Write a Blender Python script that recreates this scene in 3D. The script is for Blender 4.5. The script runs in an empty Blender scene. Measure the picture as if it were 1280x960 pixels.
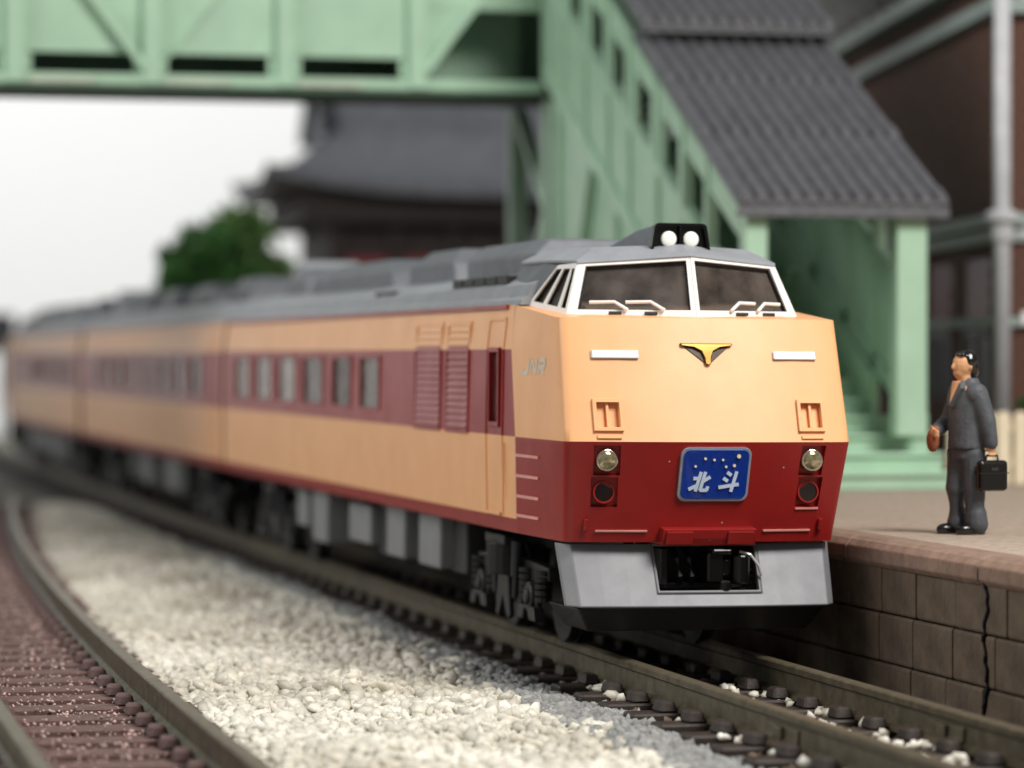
import bpy, bmesh, math, random
import numpy as np
from mathutils import Vector, Matrix

S = bpy.context.scene
COL = S.collection
random.seed(7)
rng = np.random.default_rng(11)
R = math.radians

# ------------------------------------------------------------------ camera
cam_data = bpy.data.cameras.new('camera')
cam = bpy.data.objects.new('camera', cam_data)
COL.objects.link(cam)
cam.location = (-9.3, -30.2, 2.89)
cam.rotation_euler = (R(90) - math.atan(37 / 4200), 0, R(-13.8))
cam_data.sensor_width = 36
cam_data.lens = 118.125
cam_data.clip_start = 0.5
cam_data.clip_end = 500
cam_data.dof.use_dof = True
cam_data.dof.focus_distance = 30.9
cam_data.dof.aperture_fstop = 0.395
cam_data.dof.aperture_blades = 0
S.camera = cam

# ------------------------------------------------------------------ light
world = bpy.data.worlds.new('World')
S.world = world
world.use_nodes = True
bg = world.node_tree.nodes['Background']
bg.inputs[0].default_value = (0.95, 0.98, 1.0, 1)
bg.inputs[1].default_value = 0.17

def area(name, loc, target, size, power, col, size_y=None):
    l = bpy.data.lights.new(name, 'AREA')
    l.energy = power
    l.color = col
    l.shape = 'RECTANGLE'
    l.size = size
    l.size_y = size_y or size
    o = bpy.data.objects.new(name, l)
    COL.objects.link(o)
    o.location = loc
    d = Vector(target) - Vector(loc)
    o.rotation_euler = d.to_track_quat('-Z', 'Y').to_euler()
    return o

area('room_ceiling_lamp', (11, -20, 29), (-0.5, 2, 1), 14, 17000, (1.0, 0.955, 0.9))
area('left_fill_light', (-34, 8, 26), (-2, 12, 1), 30, 10000, (1.0, 0.97, 0.94))  # added fill from the left to lift the train side, no window there
area('backdrop_fill_lamp', (-8, 70, 46), (-8, 112, 14), 110, 17800, (1.0, 0.995, 0.985), 16).data.spread = R(95)  # added lamp out of view, only brightens the backdrop wall

S.view_settings.view_transform = 'Standard'
S.view_settings.look = 'None'
S.view_settings.exposure = 0.1
S.view_settings.gamma = 1.0
S.view_settings.use_curve_mapping = False
S.render.engine = 'CYCLES'
S.cycles.max_bounces = 8
S.cycles.transparent_max_bounces = 12

# ------------------------------------------------------------------ materials
def lin(h):
    h = h.lstrip('#')
    out = []
    for i in (0, 2, 4):
        c = int(h[i:i + 2], 16) / 255
        out.append(c / 12.92 if c <= 0.04045 else ((c + 0.055) / 1.055) ** 2.4)
    return out + [1]

M = {}

def mat(name, col, rough=0.5, metal=0.0, var=0.08, scale=3.0, bump=0.0, bscale=40.0, col2=None, spec=0.5,
        island=0.0, coat=0.0, dirt=None, dirt_amt=0.0, dscale=1.2, dust=0.0, dlo=0.45, dhi=0.72):
    m = bpy.data.materials.new(name)
    m.use_nodes = True
    nt = m.node_tree
    b = nt.nodes['Principled BSDF']
    c = lin(col)
    b.inputs['Roughness'].default_value = rough
    b.inputs['Metallic'].default_value = metal
    b.inputs['Specular IOR Level'].default_value = spec
    if coat:
        b.inputs['Coat Weight'].default_value = coat
    tc = nt.nodes.new('ShaderNodeTexCoord')
    n = nt.nodes.new('ShaderNodeTexNoise')
    n.inputs['Scale'].default_value = scale
    n.inputs['Detail'].default_value = 6
    n.inputs['Roughness'].default_value = 0.65
    nt.links.new(tc.outputs['Object'], n.inputs['Vector'])
    mix = nt.nodes.new('ShaderNodeMix')
    mix.data_type = 'RGBA'
    c2 = lin(col2) if col2 else [x * (1 - 2 * var) for x in c[:3]] + [1]
    c1 = c if col2 else [min(1, x * (1 + var)) for x in c[:3]] + [1]
    mix.inputs[6].default_value = c1
    mix.inputs[7].default_value = c2
    mr = nt.nodes.new('ShaderNodeMapRange')
    mr.inputs[1].default_value = 0.35
    mr.inputs[2].default_value = 0.7
    nt.links.new(n.outputs['Fac'], mr.inputs[0])
    nt.links.new(mr.outputs[0], mix.inputs[0])
    out = mix.outputs[2]
    if dirt:
        n2 = nt.nodes.new('ShaderNodeTexNoise')
        n2.inputs['Scale'].default_value = dscale
        n2.inputs['Detail'].default_value = 9
        n2.inputs['Roughness'].default_value = 0.75
        nt.links.new(tc.outputs['Object'], n2.inputs['Vector'])
        r2 = nt.nodes.new('ShaderNodeMapRange')
        r2.inputs[1].default_value = dlo
        r2.inputs[2].default_value = dhi
        r2.inputs[4].default_value = dirt_amt
        nt.links.new(n2.outputs['Fac'], r2.inputs[0])
        mx = nt.nodes.new('ShaderNodeMix')
        mx.data_type = 'RGBA'
        mx.inputs[7].default_value = lin(dirt)
        nt.links.new(out, mx.inputs[6])
        nt.links.new(r2.outputs[0], mx.inputs[0])
        out = mx.outputs[2]
    if dust:
        vo = nt.nodes.new('ShaderNodeTexVoronoi')
        vo.inputs['Scale'].default_value = 7.0
        nt.links.new(tc.outputs['Object'], vo.inputs['Vector'])
        lt = nt.nodes.new('ShaderNodeMath'); lt.operation = 'LESS_THAN'; lt.inputs[1].default_value = 0.055
        nt.links.new(vo.outputs['Distance'], lt.inputs[0])
        sp_ = nt.nodes.new('ShaderNodeSeparateColor')
        nt.links.new(vo.outputs['Color'], sp_.inputs[0])
        l2 = nt.nodes.new('ShaderNodeMath'); l2.operation = 'LESS_THAN'; l2.inputs[1].default_value = dust
        nt.links.new(sp_.outputs[0], l2.inputs[0])
        ml = nt.nodes.new('ShaderNodeMath'); ml.operation = 'MULTIPLY'
        nt.links.new(lt.outputs[0], ml.inputs[0]); nt.links.new(l2.outputs[0], ml.inputs[1])
        m3 = nt.nodes.new('ShaderNodeMath'); m3.operation = 'MULTIPLY'; m3.inputs[1].default_value = 0.55
        nt.links.new(ml.outputs[0], m3.inputs[0])
        md_ = nt.nodes.new('ShaderNodeMix'); md_.data_type = 'RGBA'
        md_.inputs[7].default_value = (0.75, 0.7, 0.66, 1)
        nt.links.new(out, md_.inputs[6]); nt.links.new(m3.outputs[0], md_.inputs[0])
        out = md_.outputs[2]
    if island:
        g = nt.nodes.new('ShaderNodeNewGeometry')
        hs = nt.nodes.new('ShaderNodeHueSaturation')
        r3 = nt.nodes.new('ShaderNodeMapRange')
        r3.inputs[3].default_value = 1 - island
        r3.inputs[4].default_value = 1 + island * 0.6
        nt.links.new(g.outputs['Random Per Island'], r3.inputs[0])
        nt.links.new(r3.outputs[0], hs.inputs['Value'])
        nt.links.new(out, hs.inputs['Color'])
        out = hs.outputs['Color']
    nt.links.new(out, b.inputs['Base Color'])
    # roughness break-up
    rr = nt.nodes.new('ShaderNodeMapRange')
    rr.inputs[3].default_value = max(0.02, rough - 0.07)
    rr.inputs[4].default_value = min(1, rough + 0.1)
    nt.links.new(n.outputs['Fac'], rr.inputs[0])
    nt.links.new(rr.outputs[0], b.inputs['Roughness'])
    if bump:
        nb = nt.nodes.new('ShaderNodeTexNoise')
        nb.inputs['Scale'].default_value = bscale
        nb.inputs['Detail'].default_value = 4
        nt.links.new(tc.outputs['Object'], nb.inputs['Vector'])
        bp = nt.nodes.new('ShaderNodeBump')
        bp.inputs['Strength'].default_value = bump
        bp.inputs['Distance'].default_value = 0.02
        nt.links.new(nb.outputs['Fac'], bp.inputs['Height'])
        nt.links.new(bp.outputs[0], b.inputs['Normal'])
    M[name] = m
    return m

def glass(name, tint, mixf, rough=0.05, lit_col='#808080', lit_mix=0.2, lit_col2=None):
    m = bpy.data.materials.new(name)
    m.use_nodes = True
    nt = m.node_tree
    for n in list(nt.nodes):
        if n.type != 'OUTPUT_MATERIAL':
            nt.nodes.remove(n)
    o = [n for n in nt.nodes if n.type == 'OUTPUT_MATERIAL'][0]
    t = nt.nodes.new('ShaderNodeBsdfTransparent')
    t.inputs[0].default_value = lin(tint)
    g = nt.nodes.new('ShaderNodeBsdfGlossy')
    g.inputs['Roughness'].default_value = rough
    f = nt.nodes.new('ShaderNodeLayerWeight')
    f.inputs[0].default_value = 0.5
    pw = nt.nodes.new('ShaderNodeMath')
    pw.operation = 'POWER'
    pw.inputs[1].default_value = 6.0
    nt.links.new(f.outputs['Facing'], pw.inputs[0])
    a = nt.nodes.new('ShaderNodeMath')
    a.operation = 'ADD'
    a.inputs[1].default_value = mixf
    a.use_clamp = True
    nt.links.new(pw.outputs[0], a.inputs[0])
    mx = nt.nodes.new('ShaderNodeMixShader')
    nt.links.new(a.outputs[0], mx.inputs[0])
    nt.links.new(t.outputs[0], mx.inputs[1])
    nt.links.new(g.outputs[0], mx.inputs[2])
    df = nt.nodes.new('ShaderNodeBsdfDiffuse')  # diffuse layer painted into the pane for a lit interior behind it
    df.inputs[0].default_value = lin(lit_col)
    m2 = nt.nodes.new('ShaderNodeMixShader')
    tcg = nt.nodes.new('ShaderNodeTexCoord')
    nz = nt.nodes.new('ShaderNodeTexNoise'); nz.inputs['Scale'].default_value = 3.5; nz.inputs['Detail'].default_value = 7
    nt.links.new(tcg.outputs['Object'], nz.inputs['Vector'])
    rz = nt.nodes.new('ShaderNodeMapRange')
    rz.inputs[1].default_value = 0.35; rz.inputs[2].default_value = 0.7
    rz.inputs[3].default_value = lit_mix * 0.45; rz.inputs[4].default_value = lit_mix * 1.7
    nt.links.new(nz.outputs['Fac'], rz.inputs[0])
    nt.links.new(rz.outputs[0], m2.inputs[0])
    oi = nt.nodes.new('ShaderNodeObjectInfo')
    hm_ = nt.nodes.new('ShaderNodeMix'); hm_.data_type = 'RGBA'
    hm_.inputs[6].default_value = lin(lit_col); hm_.inputs[7].default_value = lin(lit_col2 or lit_col)
    nt.links.new(oi.outputs['Random'], hm_.inputs[0])
    nt.links.new(hm_.outputs[2], df.inputs[0])
    nt.links.new(mx.outputs[0], m2.inputs[1])
    nt.links.new(df.outputs[0], m2.inputs[2])
    nt.links.new(m2.outputs[0], o.inputs[0])
    M[name] = m

mat('cream', '#ebb07c', 0.4, spec=0.45, var=0.03, scale=1.5, bump=0.05, bscale=60)
mat('red', '#8f1a18', 0.36, spec=0.5, dust=0.2, var=0.06, scale=2, bump=0.05, bscale=60)
mat('brown_end', '#96592c', 0.6)
mat('roof_grey', '#8d9197', 0.5, var=0.06, bump=0.08, bscale=50)
mat('unit_grey', '#65696f', 0.55, var=0.08, bump=0.08)
mat('silver_paint', '#7b7c81', 0.5, dust=0.25, metal=0.1, var=0.05, bump=0.06, bscale=90)
mat('white_frame', '#eeeeec', 0.35, var=0.02)
mat('bar_silver', '#dfe0e2', 0.28, metal=0.5, var=0.04)
mat('black', '#0d0d0f', 0.5, var=0.1)
mat('black_gloss', '#09090a', 0.22, var=0.1)
mat('bogie_black', '#141416', 0.48, var=0.15, bump=0.1)
mat('bogie_grey', '#333439', 0.45, metal=0.3)
mat('box_dark', '#2b2c2e', 0.55, var=0.1)
mat('box_light', '#7c7e81', 0.5, var=0.06)
mat('gold', '#7d5e30', 0.34, metal=0.9, var=0.05)
mat('gold_dark', '#3a2814', 0.5)
mat('chrome', '#e8e2cf', 0.12, metal=1.0, var=0.03)
mat('lens_white', '#fbfbf6', 0.15, var=0.01, coat=0.5)
mat('lens_glass', '#b9ad8a', 0.12, metal=0.75, var=0.3, scale=25)
mat('lens_black', '#120607', 0.12)
mat('sign_blue', '#0a3494', 0.25, var=0.05, coat=0.4)
mat('sign_edge', '#a8b4c4', 0.3, metal=0.4)
mat('sign_text', '#cfe0f6', 0.4)
mat('sign_star', '#d8cfa8', 0.4)
mat('stripe', '#e09a90', 0.5)
mat('logo_grey', '#d3cdc0', 0.5)
mat('seat_blue', '#59657c', 0.7)
mat('curtain', '#d9d3cc', 0.8)
mat('interior', '#b0a294', 0.7)
mat('rail_side', '#5b5442', 0.5, metal=0.25, var=0.2, scale=6, bump=0.2, bscale=30, dirt='#3f3524', dirt_amt=0.7, dscale=3)
mat('rail_head', '#6f6654', 0.42, metal=0.5, var=0.15, scale=6)
mat('sleeper', '#2b211b', 0.6, var=0.25, scale=8, bump=0.3, bscale=25)
mat('sleeper_red', '#5f4642', 0.6, var=0.25, scale=8, bump=0.3, bscale=25, dirt='#7d625a', dirt_amt=0.5, dscale=7)
mat('trackbed', '#55504a', 0.9, var=0.3, scale=10, bump=0.6, bscale=18)
mat('trackbed_red', '#3b2b29', 0.75, var=0.3, scale=12, bump=0.6, bscale=22, dirt='#6a4c46', dirt_amt=0.5, dscale=9)
mat('pebble_white', '#e3e0d4', 0.5, var=0.08, island=0.22, scale=1.3, bump=0.25, bscale=22, dirt='#aaa390', dirt_amt=0.85, dscale=0.3, dlo=0.42, dhi=0.66)
mat('pebble_grey', '#8f908e', 0.7, var=0.12, island=0.3, bump=0.2, bscale=40)
mat('pebble_brown', '#6d5c50', 0.8, var=0.2, island=0.35)
mat('speck', '#cdb0a8', 0.3, island=0.4)
mat('ground', '#7f7d71', 0.9, var=0.15, scale=0.4, bump=0.5, bscale=3)
mat('backdrop', '#f1f2f2', 0.9, var=0.01, scale=0.05)
mat('platform_top', '#a09182', 0.85, var=0.14, scale=9, bump=0.6, bscale=28, dirt='#b3a394', dirt_amt=0.6, dscale=14)
mat('platform_kerb', '#8f7667', 0.5, var=0.15, scale=5, bump=0.4, bscale=20)
mat('platform_wall', '#665849', 0.75, var=0.2, scale=3, bump=0.5, bscale=16, dirt='#53483c', dirt_amt=0.7, dscale=1.6)
mat('mortar', '#5a4d42', 0.95)
mat('green', '#a6c8ae', 0.45, var=0.05, scale=1.5, bump=0.06, bscale=30)
mat('green_pad', '#b4bfae', 0.5)
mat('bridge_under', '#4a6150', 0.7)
mat('tile', '#58595e', 0.36, var=0.12, scale=5, bump=0.15, bscale=25, dirt='#8a8a8c', dirt_amt=0.35, dscale=6)
mat('brick', '#5f4035', 0.8, var=0.2, scale=4, bump=0.4, bscale=20, dirt='#7d5c4d', dirt_amt=0.5, dscale=2)
mat('brick_mortar', '#4a342c', 0.9)
mat('stone_trim', '#b9bcc0', 0.55, var=0.08)
mat('trim_green', '#8c9c97', 0.55, var=0.08)
mat('window_dark', '#1a1f24', 0.2)
mat('window_blue', '#66727f', 0.5)
mat('ivory', '#e9dcc0', 0.5, var=0.04, bump=0.05)
mat('suit', '#4b4f54', 0.6, var=0.12, scale=9, bump=0.25, bscale=28)
mat('trouser', '#484c52', 0.6, var=0.12, scale=9, bump=0.25, bscale=28)
mat('skin', '#cf9a70', 0.55, var=0.05)
mat('hair', '#0c0c0d', 0.2, coat=0.6)
mat('shoe', '#101012', 0.22, coat=0.5)
mat('bag_brown', '#8b4f36', 0.5)
mat('leaf', '#3d6f30', 0.7, var=0.3, island=0.45, scale=2)
mat('leaf_light', '#5f8543', 0.7, var=0.3, island=0.4, scale=2)
mat('bark', '#4a3a2c', 0.9)
mat('temple_tile', '#8b8e96', 0.55, var=0.12, scale=2)
mat('temple_ridge', '#3a3c42', 0.5)
mat('temple_wood', '#2c2321', 0.7)
mat('temple_red', '#8a2731', 0.6)
mat('temple_pale', '#a8a39a', 0.8)
glass('cab_glass', '#c4bfba', 0.05, 0.08, '#8b7d72', 0.2, '#8e8c8c')
glass('side_glass', '#b8b1aa', 0.045, 0.12, '#4a3a33', 0.4, '#c9c2be')

# ------------------------------------------------------------------ mesh helpers
class MB:
    def __init__(s):
        s.v = []; s.f = []; s.m = []
    def add(s, vs, fs, mi=0):
        o = len(s.v)
        s.v += [tuple(p) for p in vs]
        s.f += [tuple(i + o for i in f) for f in fs]
        s.m += [mi] * len(fs)
        return s
    def box(s, x0, x1, y0, y1, z0, z1, mi=0):
        vs = [(x0, y0, z0), (x1, y0, z0), (x1, y1, z0), (x0, y1, z0), (x0, y0, z1), (x1, y0, z1), (x1, y1, z1), (x0, y1, z1)]
        return s.add(vs, [(0, 3, 2, 1), (4, 5, 6, 7), (0, 1, 5, 4), (1, 2, 6, 5), (2, 3, 7, 6), (3, 0, 4, 7)], mi)
    def prism(s, poly, a, b, mi=0):
        """poly: list of 3D points, extruded from offset a to b (vectors)"""
        n = len(poly)
        a = Vector(a); b = Vector(b)
        vs = [Vector(p) + a for p in poly] + [Vector(p) + b for p in poly]
        fs = [tuple(range(n))[::-1], tuple(range(n, 2 * n))] + [(i, (i + 1) % n, n + (i + 1) % n, n + i) for i in range(n)]
        return s.add(vs, fs, mi)
    def bar(s, p, q, w, h, mi=0, upv=(0, 0, 1)):
        p = Vector(p); q = Vector(q)
        d = (q - p).normalized()
        u = Vector(upv)
        r = d.cross(u)
        if r.length < 1e-4:
            r = d.cross(Vector((1, 0, 0)))
        r.normalize(); u = r.cross(d).normalized()
        c = [r * w / 2 * sx + u * h / 2 * sy for sx, sy in ((-1, -1), (1, -1), (1, 1), (-1, 1))]
        vs = [p + k for k in c] + [q + k for k in c]
        return s.add(vs, [(3, 2, 1, 0), (4, 5, 6, 7), (0, 1, 5, 4), (1, 2, 6, 5), (2, 3, 7, 6), (3, 0, 4, 7)], mi)
    def tube(s, pts, rad, n=8, mi=0, cap=True):
        pts = [Vector(p) for p in pts]
        rads = rad if isinstance(rad, (list, tuple)) else [rad] * len(pts)
        o = []
        for i, p in enumerate(pts):
            d = (pts[min(i + 1, len(pts) - 1)] - pts[max(i - 1, 0)]).normalized()
            a = d.cross(Vector((0, 0, 1)))
            if a.length < 1e-3:
                a = d.cross(Vector((0, 1, 0)))
            a.normalize(); b = d.cross(a)
            o += [p + (a * math.cos(2 * math.pi * k / n) + b * math.sin(2 * math.pi * k / n)) * rads[i] for k in range(n)]
        fs = [(i * n + k, i * n + (k + 1) % n, (i + 1) * n + (k + 1) % n, (i + 1) * n + k) for i in range(len(pts) - 1) for k in range(n)]
        if cap:
            fs += [tuple(range(n))[::-1], tuple(range((len(pts) - 1) * n, len(pts) * n))]
        return s.add(o, fs, mi)
    def loft(s, rings, closed=True, cap=True, mi=0):
        n = len(rings[0])
        vs = [p for r in rings for p in r]
        k = n if closed else n - 1
        fs = [(i * n + j, i * n + (j + 1) % n, (i + 1) * n + (j + 1) % n, (i + 1) * n + j) for i in range(len(rings) - 1) for j in range(k)]
        if cap:
            fs += [tuple(range(n))[::-1], tuple(range((len(rings) - 1) * n, len(rings) * n))]
        return s.add(vs, fs, mi)
    def build(s, name, mats, parent=None, bevel=0, smooth=False, segs=2, recalc=True):
        me = bpy.data.meshes.new(name)
        me.from_pydata(s.v, [], s.f)
        ms = mats if isinstance(mats, (list, tuple)) else [mats]
        for k in ms:
            me.materials.append(M[k])
        me.polygons.foreach_set('material_index', s.m)
        if recalc:
            b = bmesh.new(); b.from_mesh(me)
            bmesh.ops.recalc_face_normals(b, faces=b.faces)
            b.to_mesh(me); b.free()
        if smooth:
            me.polygons.foreach_set('use_smooth', [True] * len(me.polygons))
        o = bpy.data.objects.new(name, me)
        COL.objects.link(o)
        if parent:
            o.parent = parent
        if bevel:
            md = o.modifiers.new('bevel', 'BEVEL')
            md.width = bevel; md.segments = segs; md.limit_method = 'ANGLE'; md.angle_limit = R(30)
            md.harden_normals = False
        return o

def thing(name, label, cat, loc=(0, 0, 0), rz=0, group=None):
    o = bpy.data.objects.new(name, None)
    o.empty_display_size = 0.2
    COL.objects.link(o)
    o.location = loc
    o.rotation_euler = (0, 0, rz)
    o['label'] = label; o['category'] = cat
    if group:
        o['group'] = group
    return o

def kind(o, k, label=None):
    o['kind'] = k
    if label:
        o['label'] = label
    return o

def share(o, name, parent, loc=None, rot=None, scale=None):
    c = bpy.data.objects.new(name, o.data)
    COL.objects.link(c)
    c.parent = parent
    for m in o.modifiers:
        n = c.modifiers.new(m.name, m.type)
        if m.type == 'BEVEL':
            n.width = m.width; n.segments = m.segments; n.limit_method = 'ANGLE'; n.angle_limit = m.angle_limit
    if loc: c.location = loc
    if rot: c.rotation_euler = rot
    if scale: c.scale = scale
    return c

def panel(mb, P, us, vs, holes, matfn, inward=None):
    """grid of faces over P(u,v); holes: (u0,u1,v0,v1,depth,floor_mat,reveal_mat)"""
    us = sorted(set([round(u, 5) for u in us] + [round(h[k], 5) for h in holes for k in (0, 1)]))
    vs = sorted(set([round(v, 5) for v in vs] + [round(h[k], 5) for h in holes for k in (2, 3)]))
    base = len(mb.v)
    nu, nv = len(us), len(vs)
    mb.v += [tuple(P(u, v)) for u in us for v in vs]
    for i in range(nu - 1):
        for j in range(nv - 1):
            um = (us[i] + us[i + 1]) / 2; vm = (vs[j] + vs[j + 1]) / 2
            if any(h[0] < um < h[1] and h[2] < vm < h[3] for h in holes):
                continue
            mb.f.append((base + i * nv + j, base + (i + 1) * nv + j, base + (i + 1) * nv + j + 1, base + i * nv + j + 1))
            mb.m.append(matfn(um, vm))
    for h in holes:
        u0, u1, v0, v1, dep, fm, rm = h
        inw = Vector(inward(h))
        c = [Vector(P(u, v)) for u, v in ((u0, v0), (u1, v0), (u1, v1), (u0, v1))]
        d = [p + inw * dep for p in c]
        mb.add(c + d, [(i, (i + 1) % 4, 4 + (i + 1) % 4, 4 + i) for i in range(4)], rm)
        if fm is not None:
            mb.add(d, [(0, 1, 2, 3)], fm)

def interp(x, xs, ys):
    return float(np.interp(x, xs, ys))

# ------------------------------------------------------------------ the setting
g = MB().box(-160, 160, -60, 112, -0.9, -0.52).build('ground', 'ground')
kind(g, 'structure')
b = MB().box(-170, 170, 112, 113, -0.9, 130).build('backdrop_wall', 'backdrop')
kind(b, 'structure')

def train_x(y):
    return 0.03 + (0.00013 * y * y if y > 0 else 0)

def track2_x(y):      # centre line of the nearer, empty track
    t = y + 6
    return -6.12 + 0.012 * t + 0.001 * t * t

# platform
PX = 1.62; PZ = 1.13
pl = MB()
pl.add([(PX + 0.34, -14, PZ), (40, -14, PZ), (40, 62, PZ), (PX + 0.34, 62, PZ)], [(0, 1, 2, 3)])
pl.add([(PX + 0.14, -14, -0.52), (PX + 0.14, 62, -0.52), (PX + 0.14, 62, PZ - 0.01), (PX + 0.14, -14, PZ - 0.01)], [(0, 1, 2, 3)], 1)
pl.add([(PX + 0.14, 62, -0.52), (40, 62, -0.52), (40, 62, PZ), (PX + 0.14, 62, PZ)], [(0, 1, 2, 3)], 1)
plat = pl.build('platform', ['platform_top', 'mortar'])
kind(plat, 'structure')
# rounded kerb stones along the edge
kp = [(0.36, -0.25), (0.02, -0.25), (-0.02, -0.2), (-0.02, -0.08), (0.03, -0.02), (0.1, 0.008), (0.36, 0.012)]
KL = 3.4
kb = MB()
kb.loft([[(x, y, z) for x, z in kp] for y in (0.008, KL - 0.008)])
k0 = kb.build('kerb_stone', 'platform_kerb', plat, bevel=0.012)
for i in range(21):
    y = -13.0 + i * KL
    o = k0 if i == 0 else share(k0, 'kerb_stone', plat)
    o.location = (PX + random.uniform(-0.008, 0.008), y, PZ + random.uniform(-0.006, 0.006))
# wall blocks under the kerb (bottom row to top row)
sizes = [1.0, 1.2, 0.9]
blocks = []
for L in sizes:
    blocks.append(MB().box(0, 0.2, 0, L - 0.018, 0, 0.452).build('wall_block', 'platform_wall', plat, bevel=0.025))
first = [True] * 3
nb = 0
for row in range(3):
    y = -13 - row * 0.47
    while y < 14:
        k = random.choice((0, 1, 2))
        o = blocks[k] if first[k] else share(blocks[k], 'wall_block', plat)
        first[k] = False
        gap = 0.06 if abs(y + 2.6) < 0.4 and False else 0
        o.location = (PX + 0.03 + random.uniform(-0.008, 0.008), y, -0.47 + row * 0.465)
        y += sizes[k]
# the dark crack where two wall sections meet
ck = MB()
cy = -2.9
pts = [(PX + 0.02, cy + 0.05 * math.sin(k * 0.55) + random.uniform(-0.025, 0.025), -0.42 + k * 0.058) for k in range(24)]
for a_, b_ in zip(pts[:-1], pts[1:]):
    ck.bar(a_, b_, 0.03, random.uniform(0.02, 0.05), upv=(1, 0, 0))
ck.build('wall_joint', 'black', plat)

# ------------------------------------------------------------------ tracks
RAILP = [(-0.10, -0.30), (0.10, -0.30), (0.10, -0.27), (0.03, -0.235), (0.025, -0.09), (0.062, -0.065), (0.065, -0.012), (0.05, 0.0),
         (-0.05, 0.0), (-0.065, -0.012), (-0.062, -0.065), (-0.025, -0.09), (-0.03, -0.235), (-0.10, -0.27)]

def rail(name, cx, off, ys, parent):
    mb = MB()
    n = len(RAILP)
    rings = []
    for y in ys:
        dx = (cx(y + 0.1) - cx(y - 0.1)) / 0.2
        t = Vector((dx, 1, 0)).normalized(); r = Vector((t.y, -t.x, 0))
        c = Vector((cx(y), y, 0))
        rings.append([tuple(c + r * (off + px) + Vector((0, 0, pz))) for px, pz in RAILP])
    mb.loft(rings)
    for k, f in enumerate(mb.f):
        if len(f) == 4:
            j = f[0] % n
            if j == 7:
                mb.m[k] = 1
    return mb.build(name, ['rail_side', 'rail_head'], parent)

def sleeper_mesh(m, parent, half):
    s = MB()
    s.box(-1.2, 1.2, -0.17, 0.17, -0.46, -0.30)
    for off in (-half, half):
        for sd in (-1, 1):
            x = off + sd * 0.185
            s.loft([[(x - 0.085, -0.14, -0.3), (x + 0.085, -0.14, -0.3), (x + 0.085, 0.14, -0.3), (x - 0.085, 0.14, -0.3)],
                    [(x - 0.065, -0.11, -0.195), (x + 0.065, -0.11, -0.195), (x + 0.065, 0.11, -0.195), (x - 0.065, 0.11, -0.195)]])
    return s.build('sleeper', m, parent, bevel=0.02, segs=1)

def make_track(label, cx, y0, y1, smat, bed_mat, bedw, half=0.675):
    t = thing('railway_track', label, 'track', (0, 0, 0), 0)
    ys = list(np.arange(y0, y1 + 0.1, 1.5))
    for off in (-half, half):
        rail('rail', cx, off, ys, t)
    bed = MB()
    bed.loft([[(cx(y) - bedw - 0.25, y, -0.52), (cx(y) - bedw, y, -0.385), (cx(y) + bedw, y, -0.385), (cx(y) + bedw + 0.25, y, -0.52)] for y in ys], closed=False, cap=False)
    bed.build('trackbed', bed_mat, t)
    s0 = sleeper_mesh(smat, t, half)
    y = y0 + 0.4; first = True
    while y < y1:
        o = s0 if first else share(s0, 'sleeper', t)
        first = False
        o.location = (cx(y), y, 0)
        o.rotation_euler = (0, 0, -math.atan((cx(y + 0.1) - cx(y - 0.1)) / 0.2))
        y += 0.87
    return t

tr1 = make_track('railway track with dark sleepers carrying the train beside the platform', train_x, -14, 82, 'sleeper', 'trackbed', 1.3)
tr2 = make_track('empty curved railway track with reddish brown sleepers at lower left', track2_x, -14, 41, 'sleeper_red', 'trackbed_red', 1.25, 0.75)
# rail joiners on the near track
for (x, y) in ((train_x(0) - 0.675, -4.3), (train_x(0) + 0.675, -4.45)):
    j = MB()
    j.loft([[(x + px, yy, pz) for px, pz in ((-0.135, -0.31), (0.135, -0.31), (0.135, -0.255), (0.055, -0.215), (0.05, -0.11), (-0.05, -0.11), (-0.055, -0.215), (-0.135, -0.255))] for yy in (y - 0.42, y + 0.42)])
    j.box(x - 0.09, x - 0.03, y - 0.1, y + 0.1, -0.24, -0.12)
    j.build('rail_joiner', 'rail_side', tr1, bevel=0.015)

# ------------------------------------------------------------------ gravel (uncountable)
t_ = (1 + 5 ** 0.5) / 2
ICO_V = np.array([(-1, t_, 0), (1, t_, 0), (-1, -t_, 0), (1, -t_, 0), (0, -1, t_), (0, 1, t_), (0, -1, -t_), (0, 1, -t_), (t_, 0, -1), (t_, 0, 1), (-t_, 0, -1), (-t_, 0, 1)], float)
ICO_V /= np.linalg.norm(ICO_V[0])
ICO_F = np.array([(0, 11, 5), (0, 5, 1), (0, 1, 7), (0, 7, 10), (0, 10, 11), (1, 5, 9), (5, 11, 4), (11, 10, 2), (10, 7, 6), (7, 1, 8), (3, 9, 4), (3, 4, 2), (3, 2, 6), (3, 6, 8), (3, 8, 9), (4, 9, 5), (2, 4, 11), (6, 2, 10), (8, 6, 7), (9, 8, 1)])

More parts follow.
